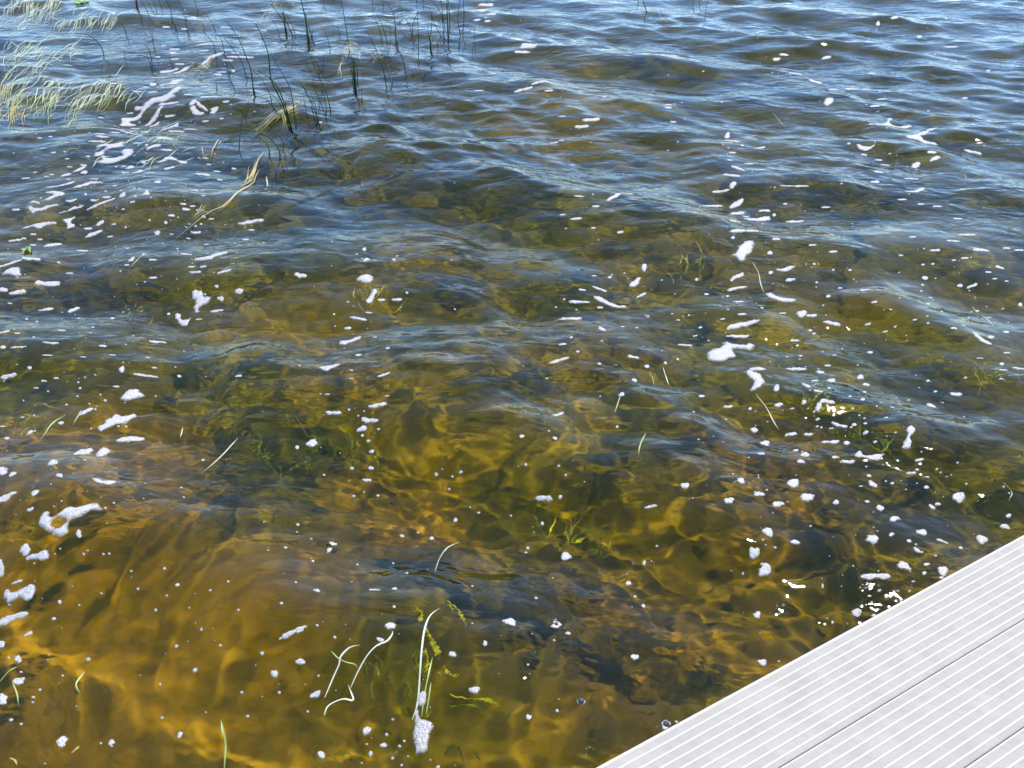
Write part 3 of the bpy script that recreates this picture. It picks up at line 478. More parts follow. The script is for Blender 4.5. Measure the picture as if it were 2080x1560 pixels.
 'J': '1285,630,150,12,0 1240,685,70,36,10 1150,878,118,22,0 1365,845,150,24,3 1380,942,100,16,8 1630,857,88,30,-25 1568,832,70,30,25 1530,768,80,20,15 1700,790,130,24,0 1835,826,56,12,8 1950,465,190,14,0 1420,400,90,16,0 1400,430,60,24,0 1420,480,80,14,0 1460,520,80,14,0 1350,220,60,12,0 1495,235,50,14,0 1280,463,46,12,0 1830,220,90,12,0 1660,410,90,8,0 1850,490,100,14,0 1680,358,150,8,0 1600,155,90,10,0 1995,150,40,14,0 1910,430,80,8,0 1055,920,60,12,0 820,955,50,8,0 1670,985,60,8,0 1800,963,40,10,0 1420,1025,80,16,10 1255,1020,80,22,10 1120,745,70,10,0 1240,748,90,8,0 1330,372,50,6,0 1770,605,70,26,-10 1800,585,80,14,0 1895,575,40,20,20',
 'B': '65,185,70,24,0 40,212,60,8,0 110,335,60,10,8 45,365,60,12,8 150,368,34,6,0 375,393,20,7,0 320,487,60,12,0 205,472,26,8,0 285,515,56,12,0 635,425,30,8,0 635,437,32,8,0 655,495,26,8,0 1150,298,60,6,-5 1110,280,60,6,0 1305,362,40,8,0 1380,363,56,10,0 1440,362,34,10,0 1285,413,40,28,0 1505,402,44,6,0 1475,430,46,8,0 1275,234,46,8,0 1487,96,20,10,0 1555,70,30,8,0 1655,147,26,14,0 1785,190,50,8,0 1840,398,26,8,0 1935,287,18,8,0 1105,222,40,6,0 1075,240,30,8,0 875,550,24,24,0 895,574,60,10,-10 935,590,16,10,0 1010,600,42,10,0 1368,583,16,8,0 1705,618,42,10,5 1490,698,44,10,0 1490,650,30,8,0 1515,670,46,8,0 1430,628,28,10,0 1870,618,60,12,-15 1900,580,24,8,0 1475,740,36,16,0 1620,727,60,8,0 1585,810,38,8,0 1660,829,28,8,0 1728,838,44,8,-5 895,620,32,8,0 885,650,26,8,0 962,665,40,8,0 918,685,50,16,-20 890,713,70,18,-12 897,750,36,22,20 848,778,66,10,0 1003,690,32,6,0 1150,757,100,6,0 815,838,80,12,5 915,868,60,22,12 950,880,30,8,0 1025,857,42,12,0 1065,873,18,10,0 905,900,44,12,0 1000,893,100,22,8 1150,902,60,14,0 940,938,100,20,5 1072,972,34,14,0 898,965,18,12,0 1220,995,30,10,0 440,943,30,10,0 260,888,46,10,0 205,872,24,8,0 330,926,20,8,0 1845,955,76,14,0 1790,980,54,12,0 1627,962,34,10,0 1905,1018,66,14,0 1570,935,30,8,0 1810,888,40,10,0 415,800,60,20,25 467,787,50,10,0 340,838,30,10,0 272,797,40,6,0 170,580,34,8,0 200,570,22,8,0 245,670,26,6,0 1275,842,40,6,0 1110,828,20,8,0',
 'H': '1950,40,100,20,0 1875,162,60,14,0 1960,170,50,8,0 1890,735,80,12,0 1860,257,80,8,0 1285,185,44,12,0 235,350,50,20,0 605,993,30,14,0',
}
foam = []     # outline, holes, label or None, image area, centre
for c, o, h, lab in BIG:
    P = np.array(pts(c, o)); foam.append((P, [np.array(pts(c, h))] if h else [], lab, 1e6, P.mean(0)))
for c, t in SMALL.items():
    for q in t.split():
        x, y, w, h, a = nums(q); x, y = pp(c, x, y); m = CROP[c][2]
        foam.append((blob(x, y, w / m, max(h / m, 3.2), a), [], None, w * h / m / m, np.array([x, y]), (w / m, h / m, a)))
foam.sort(key=lambda f: -f[3])
NIND = 290
singles, rest = foam[:NIND], foam[NIND:]
# labels: the big rafts have their own; the others are told apart by shape, size and place
COLS = ['far-left', 'left', 'left-centre', 'right-centre', 'right', 'far-right']
ROWS = ['top', 'upper', 'upper-middle', 'lower-middle', 'lower', 'bottom']
def cell(p): return max(0, min(5, int(p[1] // 260))), max(0, min(5, int(p[0] // 347)))
cells = {}
for i, f in enumerate(singles):
    if f[2] is None: cells.setdefault(cell(f[4]), []).append(i)
labels = {}
ORD = ['biggest', 'second biggest', 'third biggest']
for (r, c), ids in cells.items():
    ids.sort(key=lambda i: -singles[i][3]); place = ROWS[r] + ' ' + COLS[c] + ' area'
    def shape(i):
        w, h, a = singles[i][5]; q = w / max(h, 1)
        return ('thin' if q > 4 else 'long' if q > 2.4 else 'oval' if q > 1.35 else 'round') + (' tilted' if abs(a) > 12 else '')
    left = list(ids); named = []
    for k in range(min(3, len(ids))):
        i = ids[k]; labels[i] = f'{shape(i)} white foam fleck, {ORD[k]} loose one in the {place}'; left.remove(i); named.append((i, ORD[k] + ' loose fleck'))
    for word, key in (('leftmost', lambda i: singles[i][4][0]), ('rightmost', lambda i: -singles[i][4][0]), ('topmost', lambda i: singles[i][4][1]), ('lowest', lambda i: -singles[i][4][1])):
        if left:
            i = min(left, key=key); labels[i] = f'{shape(i)} small foam fleck, {word} small one in the {place}'; left.remove(i); named.append((i, word + ' small fleck'))
    for i in sorted(left, key=lambda i: min(np.hypot(*(singles[q[0]][4] - singles[i][4])) for q in named)):
        p = singles[i][4]; j, nm = min(named, key=lambda q: np.hypot(*(singles[q[0]][4] - p))); d = p - singles[j][4]
        way = ('above' if d[1] < 0 else 'below') if abs(d[1]) > .4 * abs(d[0]) else ''
        if abs(d[0]) > .4 * abs(d[1]): way = (way + '-' if way else '') + ('left' if d[0] < 0 else 'right')
        if not (way.startswith('above') or way.startswith('below')): way += ' of'
        elif '-' in way: way += ' of'
        lb = f'{shape(i)} small foam fleck {way} the {nm}, {place}'
        if lb in labels.values(): lb = lb.replace('small foam fleck', 'further foam fleck')
        if lb in labels.values(): lb = lb.replace('further foam fleck', 'furthest foam fleck')
        labels[i] = lb
bub_m, n, L, b = mat_new('bubble_film'); b.inputs['Base Color'].default_value = (.05, .06, .06, 1); b.inputs['Roughness'].default_value = .06
def add_dome(parent, x, y, r):
    v = []; f = []; z0 = wz(x, y)
    for i in range(5):
        e = i / 5 * math.pi / 2
        for j in range(12): t = j * math.pi / 6; v.append((x + r * math.cos(e) * math.cos(t), y + r * math.cos(e) * math.sin(t), z0 + .003 + r * .9 * math.sin(e)))
    v.append((x, y, z0 + .003 + r * .9))
    for i in range(4):
        for j in range(12): f.append((i * 12 + j, i * 12 + (j + 1) % 12, i * 12 + 12 + (j + 1) % 12, i * 12 + 12 + j))
    for j in range(12): f.append((48 + j, 48 + (j + 1) % 12, 60))
    mesh_obj('bubble', v, f, bub_m, parent)
for i, f in enumerate(singles):
    v, fc, rim = foam_mesh(f[0], f[1], 9 if f[3] < 1e5 else 11)
    if len(fc) < 3: continue
    c = v.mean(0)
    o = mesh_obj('foam_raft' if f[2] else 'foam_fleck', v, fc, fm, None, True, c)
    o.data.attributes.new('rim', 'FLOAT', 'POINT').data.foreach_set('value', rim.astype(np.float32))
    r, k = cell(f[4])
    tag(o, f[2] or labels[i], 'foam', 'rafts of white foam drifting on the lake' if f[2] else f'loose foam flecks in the {ROWS[r]} {COLS[k]} area')
    for bx, by in ((1180, 1425), (1353, 1472), (1130, 1269)):
        if np.hypot(f[4][0] - bx, f[4][1] - by) < 9: x, y, z = on_water(bx, by); add_dome(o, x, y, .0085 if bx != 1130 else .006)
# the remaining dots, too many and too small to pick apart
spk = []
for f in rest: w, h, a = f[5]; spk.append((f[4][0], f[4][1], w, max(h, 3.2)))
allc = np.array([f[4] for f in foam])
for i in range(800):
    if frs.rand() < .88:
        c = allc[frs.randint(len(allc))]; x, y = c[0] + frs.normal(0, 45), c[1] + frs.normal(0, 28)
    else: x, y = frs.uniform(0, 2080), frs.uniform(0, 1560)
    if y < 2 or y > 1560 or y > 1560 - .537 * (x - 1205) - 12: continue
    s = (2.2 + 3.6 * frs.rand() ** 2.2) * (.75 + .5 * y / 1560)
    spk.append((x, y, s * 1.15, s * (.42 + .5 * y / 1560)))
PX = np.array([np.vstack([blob(x, y, w, h)[::3], [[x, y]]]) for x, y, w, h in spk])
z0 = first_hit(PX[:, 8])[2][:, None]; uu = (PX[..., 0] - 1040) / F; vv = (PX[..., 1] - 780) / F; tt = (z0 - H) / (-SP - vv * CP)
QX = np.stack([uu * tt, (CP - vv * SP) * tt, wave(uu * tt, (CP - vv * SP) * tt)], -1); sv, sf = [], []
for q in QX:
    k0 = len(sv)
    sv += [(p[0], p[1], p[2] - .0006) for p in q[:8]] + [tuple(.5 * (p + q[8]) + [0, 0, .0016]) for p in q[:8]] + [tuple(q[8] + [0, 0, .0022])]
    for a in range(8): c = (a + 1) % 8; sf.append((k0 + a, k0 + c, k0 + 8 + c, k0 + 8 + a)); sf.append((k0 + 8 + a, k0 + 8 + c, k0 + 16))
spko = mesh_obj('foam_specks', sv, sf, fm, None, True, (0, 0, 0))
spko.data.attributes.new('rim', 'FLOAT', 'POINT').data.foreach_set('value', np.tile(np.array([.25] * 8 + [.6] * 8 + [.9], np.float32), len(QX)))
tag(spko, 'tiny white foam specks scattered over the water', 'foam', kind='stuff')

# ------------------------------------------------------------------ plants
rush_m = plain('dark_rush', (.028, .045, .015), .9, .35, 25, .05)
rushg_m = plain('green_rush', (.05, .09, .04), .8, .3, 25, .1)
pale_m = plain('pale_dead_rush', (.33, .30, .17), .6, .25, 30)
straw_m = plain('yellow_straw', (.38, .29, .08), .6, .3, 40)
cream_m = plain('cream_straw', (.42, .37, .22), .6, .2, 40)
leaf_m = plain('floating_leaf', (.50, .52, .32), .45, .22, 12, .5)
leafg_m = plain('floating_leaf_green', (.27, .33, .08), .45, .25, 12, .5)
weed_m = plain('submerged_weed', (.15, .19, .025), .6, .35, 30, .2)
weedy_m = plain('submerged_yellow_weed', (.42, .42, .06), .6, .25, 30, .2)
twig_m = plain('dark_twig', (.03, .022, .012), .7, .3, 40)
lily_m = plain('lily_pad', (.16, .30, .03), .4, .3, 20)
red_m = plain('reddish_stalk', (.10, .035, .03), .6, .3, 30)
def spline(P, n_):
    P = np.asarray(P, float)
    if len(P) == 2: P = np.array([P[0], .5 * (P[0] + P[1]), P[1]])
    Q = np.vstack([2 * P[0] - P[1], P, 2 * P[-1] - P[-2]]); o = []
    for k in np.linspace(0, len(P) - 1 - 1e-6, n_):
        i = int(k); t = k - i; a, b_, c, d = Q[i:i + 4]
        o.append(.5 * (2 * b_ + (c - a) * t + (2 * a - 5 * b_ + 4 * c - d) * t * t + (3 * b_ - a - 3 * c + d) * t ** 3))
    return np.array(o)
def tube(P, r0, r1, sides=5):
    P = np.asarray(P, float); v, f = [], []
    for i, p in enumerate(P):
        t = P[min(i + 1, len(P) - 1)] - P[max(i - 1, 0)]; t = t / (np.linalg.norm(t) + 1e-9)
        a = np.cross(t, [.3, .9, .2]); a /= np.linalg.norm(a) + 1e-9; b_ = np.cross(t, a); r = r0 + (r1 - r0) * i / (len(P) - 1)
        for j in range(sides): q = j * 2 * math.pi / sides; v.append(p + r * (math.cos(q) * a + math.sin(q) * b_))
    for i in range(len(P) - 1):
        for j in range(sides): k = (j + 1) % sides; f.append((i * sides + j, i * sides + k, i * sides + sides + k, i * sides + sides + j))
    f.append(tuple(range(sides))[::-1]); f.append(tuple(range((len(P) - 1) * sides, len(P) * sides)))
    return v, f
def ribbon(P, w, up=(0, 0, 1), twist=0., fold=.25):
    P = np.asarray(P, float); v, f = [], []; N_ = len(P)
    for i, p in enumerate(P):
        t = P[min(i + 1, N_ - 1)] - P[max(i - 1, 0)]; t = t / (np.linalg.norm(t) + 1e-9)
        s = np.cross(t, up); s /= np.linalg.norm(s) + 1e-9; u_ = np.cross(s, t)
        k = i / (N_ - 1); ww = .5 * w * min(1, 4 * k + .25) * min(1, 3.2 * (1 - k) + .06); an = twist * math.sin(k * 5)
        s2 = s * math.cos(an) + u_ * math.sin(an)
        v += [p + s2 * ww, p - u_ * ww * fold, p - s2 * ww]
    for i in range(N_ - 1):
        for j in (0, 1): f.append((3 * i + j, 3 * i + j + 1, 3 * i + 4 + j, 3 * i + 3 + j))
    return v, f
prs = np.random.RandomState(9)
def stem_pts(c, t):
    """photo polyline, base first -> upright curve standing in the lake, running down to the bed"""
    P = pts(c, t); bx, by, bz = on_water(*P[0]); o = [(bx, by, bz)]
    dep = 0.
    for q in P[1:]:
        dep += prs.uniform(-.03, .03); x, z = on_upright(q[0], q[1], by + dep); o.append((x, by + dep, z))
    if P[-1][1] < 4:                      # goes on past the top of the frame
        d = np.array(o[-1]) - np.array(o[-2]); d = d / np.linalg.norm(d); o.append(tuple(np.array(o[-1]) + d * prs.uniform(.12, .35)))
    d = np.array(o[1]) - np.array(o[0]); d = d / np.linalg.norm(d); d[2] = max(d[2], .5)
    zb = float(bed_z(np.array(o[0][0]), np.array(o[0][1])))
    o.insert(0, tuple(np.array(o[0]) - d * (o[0][2] - zb) / d[2])); return np.array(o)
def clump(label, stems, group=None):
    """stems: (crop, polyline, thickness mm, material)"""
    S = [(stem_pts(c, t), r, m) for c, t, r, m in stems]; base = S[0][0][1]
    if len(S) == 1:
        P, r, m = S[0]; v, f = tube(np.vstack([P[:1], spline(P[1:], 12)]), r * .00058, r * .00026); o = mesh_obj('lone_rush', v, f, m, None, True, base)
        return tag(o, label, 'rush', group)
    root = empty('rush_clump', base); tag(root, label, 'rushes', group)
    for P, r, m in S:
        v, f = tube(np.vstack([P[:1], spline(P[1:], 12)]), r * .00058, r * .00026); mesh_obj('dead_stem' if m is P_ else 'stem', v, f, m, root)
    return root
D, G_, P_ = rush_m, rushg_m, pale_m
clump('tallest leaning rush clump left of centre above the yellow straw', [('H', '365,1035 330,900 270,740 200,640 90,575', 9, D), ('H', '345,1030 310,880 240,730 205,660 190,560 180,440 130,300 75,190', 10, D), ('H', '395,960 375,800 340,680 270,560 190,420', 7, D), ('H', '300,900 260,820 200,760', 6, D), ('H', '270,950 220,870 150,800 80,785', 7, D), ('H', '205,830 190,760 130,650 50,560', 6, D), ('H', '355,1020 330,930 318,820', 8, D), ('H', '70,760 55,690 30,540 0,460', 7, D), ('J', '2060,760 2040,580 2000,460 1930,300 1840,170', 9, D), ('J', '2005,630 1960,500 1880,380 1820,310', 7, D)])
clump('fan of rushes just right of the yellow straw', [('H', '580,975 540,850 480,730 430,660', 7, D), ('H', '550,950 520,830 460,700', 6, D), ('H', '645,930 600,830 550,700', 6, D), ('H', '650,945 645,830 600,680', 6, D), ('H', '685,900 660,780 600,640 545,520 520,460', 7, D), ('H', '490,910 465,800', 5, D), ('H', '580,980 610,780 640,720', 5, G_), ('H', '575,960 560,850 520,760', 6, D), ('H', '600,580 550,480 525,460', 5, D)])
clump('upright rush stand with a hanging straw tuft, upper centre left', [('H', '880,725 870,600 850,560', 8, D), ('H', '895,730 880,560 870,470', 8, D), ('H', '905,690 900,560 880,480', 7, D), ('H', '890,740 880,640 865,480', 9, D), ('H', '872,735 862,620 858,500', 6, D)])
clump('two long rushes leaning left, right of the hanging straw tuft', [('H', '1140,715 1120,600 1070,440 1010,310 985,265', 8, D), ('H', '1185,660 1160,540 1110,450', 6, D), ('H', '1175,720 1180,640 1150,520', 7, P_), ('H', '1150,450 1170,350 1190,310', 5, D)])
clump('single rush bent over like a crook, upper centre', [('H', '1300,610 1265,460 1200,370 1140,340', 7, D)])
clump('thick dark broken rush stalk near the top left of centre', [('H', '505,320 490,200 470,100 445,0', 14, D), ('H', '530,290 500,180 480,110', 10, D), ('H', '490,280 480,170 472,90', 10, P_), ('H', '515,310 508,240 495,150', 9, P_), ('H', '540,310 538,250 530,215', 5, D)])
clump('straight tall single rush left of the hanging straw tuft', [('H', '838,410 820,280 790,100 770,0', 8, D)])
clump('arching rushes beside a pale dead stalk, upper centre', [('H', '1100,330 1080,230 1040,150 980,130', 7, D), ('H', '1145,340 1110,220 1060,110', 7, D), ('H', '1215,330 1205,160 1170,60 1130,20', 7, D), ('H', '1290,290 1240,210', 5, D), ('H', '1228,330 1215,200 1207,160', 15, P_), ('H', '1350,310 1330,220 1300,160 1270,150 1240,200', 6, D), ('H', '1350,280 1360,180 1410,70', 6, D), ('H', '1172,260 1160,200 1130,160', 5, G_)])
clump('densest upright rush stand at the top centre', [('H', '1640,285 1635,150 1630,0', 11, D), ('H', '1655,215 1650,100 1640,0', 10, D), ('H', '1600,250 1590,130 1540,40 1490,0', 8, D), ('H', '1615,240 1590,60 1580,0', 7, D), ('H', '1575,230 1580,160', 7, P_), ('H', '1740,290 1720,150 1735,0', 7, D), ('H', '1760,290 1770,130 1765,0', 7, D), ('H', '1585,300 1530,190 1500,100', 7, D), ('H', '1648,240 1645,120 1650,0', 9, P_), ('H', '1665,150 1690,90 1720,60', 5, P_)])
clump('short thick stub of broken rushes below the densest stand', [('H', '1500,430 1495,320 1490,290', 14, D), ('H', '1510,420 1505,340 1498,300', 10, P_), ('H', '1555,340 1545,260', 10, P_), ('H', '1495,300 1510,180 1495,60', 7, D), ('H', '1480,290 1475,180', 6, D), ('H', '1450,420 1480,340', 4, P_)])
clump('thin lone rush left of the rush stub', [('H', '1400,465 1400,300 1385,0', 6, D)])
clump('short rush pair right of the densest stand', [('H', '1860,370 1855,220', 5, D), ('H', '1840,400 1845,330', 4, D)])
clump('leaning rush pair left of the straight tall rush', [('H', '680,400 660,310 620,230', 6, D), ('H', '765,300 740,220 690,190', 6, D), ('H', '630,490 625,430', 4, D)])
clump('short rush stub below the hanging straw tuft', [('H', '940,820 940,700', 6, D)])
clump('lone rush arching far to the left over the floating grass', [('J', '845,480 835,410 780,330 700,280 600,270', 8, D)])
clump('small bent rush above the long arching rush', [('J', '1030,300 1010,230 960,180 910,155', 6, D)])
clump('bent rush near the top, left of the foam drift', [('J', '1150,180 1140,120 1100,70 1050,45', 6, D)])
clump('bent rush cluster left of the foam drift', [('J', '1255,400 1230,290 1180,220', 6, D), ('J', '1230,560 1215,490 1160,450 1110,450', 7, D), ('J', '1225,450 1210,400 1160,350', 5, D), ('J', '1240,545 1230,470 1200,410', 5, D)])
clump('tiny hooked rush at the left between floating grass and foam drift', [('J', '1015,490 1010,420 970,390', 5, D)])
clump('small upright rush inside the foam drift', [('J', '1405,560 1385,480 1375,420', 5, D)])
clump('row of rushes cut by the top edge left of centre', [('J', '1210,130 1180,60 1150,0', 6, D), ('J', '1250,110 1210,40 1190,0', 6, D), ('J', '1270,80 1240,0', 6, D), ('J', '1315,70 1290,0', 6, D), ('J', '1400,180 1390,90 1350,0', 7, D), ('J', '1440,260 1410,180 1370,150', 6, D), ('J', '1515,220 1490,120 1420,20', 6, D), ('J', '1515,150 1480,60 1440,0', 6, D), ('J', '1610,130 1600,70 1580,0', 6, D)])
clump('reddish brown stalk at the very top left', [('J', '1110,50 1108,20 1105,-6', 24, red_m)])
clump('rushes leaning over the top of the foam drift', [('J', '1750,430 1730,350 1640,240', 7, D), ('J', '1660,230 1620,140', 5, D), ('J', '1830,470 1800,330 1760,280', 6, D), ('J', '1750,250 1720,180 1650,90', 6, D), ('J', '1910,740 1870,640 1830,480', 7, D), ('J', '1895,550 1830,460 1760,390', 6, D), ('J', '1760,720 1752,640', 5, D)])
clump('rush clump with a shaggy green-yellow top at the top left of centre', [('H', '330,270 300,170 200,30', 12, D), ('H', '380,300 330,180 290,100', 10, D), ('H', '150,130 90,60 30,20', 6, D), ('H', '320,250 310,170 300,90', 18, D), ('H', '400,290 380,220 350,150', 6, D), ('H', '270,290 240,200 180,130', 6, D)])
clump('three green rushes arched flat over the water below the yellow straw', [('I', '765,620 760,520 700,440 600,385 500,370 400,400 300,470', 8, G_), ('I', '875,640 870,550 800,450 700,370 600,335 500,320 380,345 290,380', 8, G_), ('I', '910,560 915,480 870,390 800,340 740,320 640,390 570,490', 7, G_)])
clump('thin light green rush rising left of the arched rushes', [('I', '445,560 455,380 490,150 550,20', 6, G_)])
clump('rush pair cut by the top edge right of centre', [('B', '738,45 735,10 745,-6', 6, D), ('B', '765,50 760,-2', 6, D), ('B', '785,70 795,-2', 6, D)])
clump('dark drooping rush at the top edge just right of the middle', [('B', '548,50 535,10 530,-4', 9, D), ('B', '515,12 510,-4', 8, D)])
clump('far rush stems at the top edge, above the centre', [('H', '1030,100 1025,0', 5, D), ('H', '1440,50 1440,-8', 5, D), ('H', '1250,50 1250,-8', 5, D), ('H', '1115,60 1110,0', 5, D), ('H', '630,60 600,0', 5, D), ('H', '645,80 625,0', 5, D)])
def floats(c, t, lift=.004, n_=12):
    P = spline(pts(c, t), n_); x, y, z = lay(P); return np.stack([x, y, z + lift], 1)
def tuft(name, label, cat, spec):
    """several strands (crop, polyline, width mm, material, lift) as the parts of one thing"""
    C = [(floats(c, t, l), w, m) for c, t, w, m, l in spec]; root = empty(name, tuple(C[0][0][0])); tag(root, label, cat)
    for P, w, m in C: v, f = ribbon(P, w * .001, twist=.5); mesh_obj('strand', v, f, m, root)
    return root
def strands(c, line, k, jit, w, mats, lift=(.004, .03)):
    q = np.array(nums(line)).reshape(-1, 2); o = []
    for i in range(k):
        a, b_ = sorted(prs.uniform(0, 1, 2)); a = max(0, a - .25); b_ = min(1, b_ + .25); S = spline(q, 30)[int(a * 29):max(int(b_ * 29) + 1, int(a * 29) + 4)]
        S = S + prs.normal(0, jit * 1.3, 2) + np.outer(np.linspace(-1, 1, len(S)), prs.normal(0, jit * 1.3, 2))
        o.append((c, ' '.join(f'{x:.1f},{y:.1f}' for x, y in S[::max(1, len(S) // 5)]), w * prs.uniform(.25, .55), mats[prs.randint(len(mats))], prs.uniform(*lift)))
    return o
tuft('straw_bundle', 'yellow straw bundle caught at the foot of the tallest rushes', 'straw', strands('I', '600,300 720,260 870,190 960,160 1050,130 1220,60', 26, 12, 9, [straw_m, straw_m, cream_m]) + strands('I', '860,200 900,180 990,150 1060,130', 16, 14, 11, [straw_m]) + strands('I', '930,190 950,260 975,330', 8, 12, 9, [leafg_m, straw_m]))
tuft('straw_tuft', 'small straw tuft hanging on the upright rush stand', 'straw', strands('H', '790,525 830,490 870,465 930,490', 18, 10, 9, [straw_m, leafg_m, cream_m], (.05, .16)) + strands('H', '870,470 920,500 925,560', 5, 6, 7, [cream_m], (.02, .1)) + strands('H', '800,510 760,570 775,630', 4, 5, 7, [cream_m]))
tuft('straw_tuft', 'pale wispy straw tuft right of the hanging tuft', 'straw', strands('H', '1000,500 1060,480 1110,470', 12, 12, 7, [cream_m, pale_m]))
tuft('straw_tuft', 'shaggy green and yellow leaves drooping at the top left of centre', 'straw', strands('H', '290,110 340,70 380,90 390,150', 22, 12, 8, [leafg_m, straw_m], (.04, .25)) + strands('H', '150,260 200,160 260,120 290,110', 16, 14, 8, [leafg_m, pale_m], (.02, .15)))
tuft('straw_clot', 'cream straw clot inside the foam drift', 'straw', strands('J', '1560,580 1610,555 1660,560 1690,540', 26, 14, 10, [cream_m], (.004, .02)) + strands('J', '1670,540 1710,490 1750,450', 8, 8, 9, [cream_m, straw_m]))
tuft('straw_clot', 'small orange-yellow straw clot at the top of the foam drift', 'straw', strands('J', '1940,300 1980,285 2030,290', 12, 8, 9, [straw_m]) + strands('H', '110,285 150,275 185,290', 10, 7, 9, [straw_m]))
tuft('straw_clot', 'faint pale straw patch left of the foam drift top', 'straw', strands('J', '1170,325 1240,320 1330,325', 14, 8, 8, [cream_m, pale_m]))
root = tuft('floating_stalk', 'long yellow straw stalk floating left of centre below the rushes', 'stalk', [('I', '715,585 660,680 625,750 590,820 530,900 470,970 410,1040', 7, straw_m, .012), ('G', '2075,370 2050,440 1990,510 1950,570 1880,640 1800,690 1690,720 1560,800 1400,930 1270,1008', 6, cream_m, .01), ('G', '2060,400 1960,540 1850,655 1660,745', 5, straw_m, .008)] + strands('G', '2070,380 2030,460 1980,540 1900,620', 14, 14, 8, [straw_m, cream_m]) + strands('G', '1700,715 1650,745 1560,800', 6, 10, 6, [cream_m]))
tuft('floating_stalk', 'thin jointed pale stalk with a dark tip left of the arched rushes', 'stalk', [('I', '30,660 130,590 180,545 215,440 230,395', 6, cream_m, .01), ('I', '70,610 55,520', 4, cream_m, .01), ('I', '180,545 240,500 270,460', 5, cream_m, .02), ('I', '155,630 170,560 190,530', 6, straw_m, .012), ('I', '230,395 240,390 245,385', 14, twig_m, .014)])
tuft('straw_piece', 'bent straw over a foam fleck right of the floating stalk', 'straw', [('I', '735,840 745,900 755,970', 8, cream_m, .006), ('I', '670,1005 745,935', 5, cream_m, .006)])

# pale grass leaves streaming on the surface at the top left
BANDS = [('floating grass bed along the top left corner', 'J', 0, 450, 40, 150, 62, 60, 95), ('second floating grass bed from the top at the left edge', 'J', -20, 500, 150, 250, 58, 60, 95), ('small grass bed left of the bent rush near the top', 'J', 540, 900, 165, 290, 46, 60, 100),
         ('hanging grass bed over the dark wave face at the left', 'J', 40, 580, 430, 560, 44, 80, 130), ('loose grass leaves left of the dark wave face', 'J', -20, 250, 380, 520, 26, 70, 110), ('drooping grass leaves under the dark wave face', 'J', 0, 330, 570, 720, 30, 80, 120),
         ('grass bed washed flat by the left edge below the dark wave', 'J', 0, 420, 700, 790, 36, 70, 110), ('long grass bed reaching right towards the foam drift', 'J', 420, 1060, 715, 850, 56, 70, 110), ('thick yellow grass bed on the wave against the left edge', 'J', -20, 170, 850, 1010, 34, 100, 170),
         ('lowest long grass bed above the blue water at the left', 'J', 200, 950, 820, 930, 56, 70, 120), ('trailing grass leaves below the yellow grass bed', 'J', 0, 620, 930, 1060, 34, 80, 130), ('stray pale grass blades among the foam rafts at the upper left', 'G', 480, 1530, 110, 430, 30, 70, 130)]
for lab, c, x0, x1, y0, y1, k, l0, l1 in BANDS:
    leaves = []
    yy = lambda q: y0 + (y1 - y0) * q
    for i in range(int(k * .95)):
        q = prs.rand(); x = x0 + (x1 - x0) * q; y = yy(.5 + .5 * math.sin(q * 9 + y0) * .5 + prs.normal(0, .3)) if c == 'J' else prs.uniform(y0, y1)
        ln = 1.75 * prs.uniform(l0, l1) * prs.uniform(.5, 1.2); a = R(prs.normal(33, 12)); cu = prs.normal(.1, .14)
        if 'yellow grass' in lab: a = R(prs.normal(62, 9)); cu = .25
        dx, dy = math.cos(a) * ln, -math.sin(a) * ln
        t = f'{x:.1f},{y:.1f} {x + dx * .5 + dy * cu:.1f},{y + dy * .5 - dx * cu:.1f} {x + dx * 1.02:.1f},{y + dy:.1f}'
        P = floats(c, t, prs.uniform(.003, .008), 7); leaves.append(P)
    root = empty('grass_bed', tuple(leaves[0][0])); tag(root, lab, 'grass', 'pale grass beds lying on the water', 'thing')
    for P in leaves:
        yl = 'yellow' in lab
        v, f = ribbon(P[::-1], prs.uniform(.0025, .0048), twist=.25); mesh_obj('leaf', v, f, (leafg_m if prs.rand() < .45 else straw_m) if yl else (leafg_m if prs.rand() < .18 else leaf_m), root)
# lily pad
x, y, z = on_water(166, 4); v = [(x, y, z + .004)]; f = []
for i in range(21):
    t = R(20 + i * 16); r = .075 * (1 + .05 * math.sin(i * 2.1)); v.append((x + r * math.cos(t), y + r * .9 * math.sin(t), wz(x + r * math.cos(t), y + r * .9 * math.sin(t)) + .006 + .012 * (i % 5 == 2)))
f = [(0, i, i + 1) for i in range(1, 21)]; v += [tuple(np.array(p) - [0, 0, .004]) for p in v[:22]]; f += [(22, 22 + i + 1, 22 + i) for i in range(1, 21)] + [(i, 22 + i, 23 + i, i + 1) for i in range(1, 21)]
tag(mesh_obj('lily_pad', v, f, lily_m, None, False, (x, y, z)), 'small bright green lily pad at the top left edge', 'lily pad')

# single blades and bits floating nearer the dock
def blade(c, t, w, label, mat=leaf_m, lift=.0015, name='floating_straw', cat='straw', n_=14):
    P = floats(c, t, lift, n_); v, f = ribbon(P, w * .0007, twist=.5); return tag(mesh_obj(name, v, f, mat, None, True, P[len(P) // 2]), label, cat)
blade('M', '1020,1075 1070,950 1095,750 1110,550 1140,330 1185,200 1270,120', 7.5, 'longest pale grass blade, running down to the tall foam raft', n_=26)
blade('M', '1105,1070 1140,880 1165,780 1190,680 1210,600', 6, 'short pale blade right of the longest blade', leafg_m)
blade('M', '1150,1070 1180,920 1197,815', 5, 'thinnest blade right of the round foam on the longest blade', leafg_m)
blade('M', '248,900 330,750 385,650 400,590 480,515 575,490', 7, 'bent pale blade at bottom centre with its foot at an oval foam fleck', leaf_m, n_=20)
blade('M', '480,820 560,680 640,560 720,485 810,445 855,380 850,350', 7, 'bent pale blade at bottom centre passing under two foam flecks', leaf_m, n_=20)
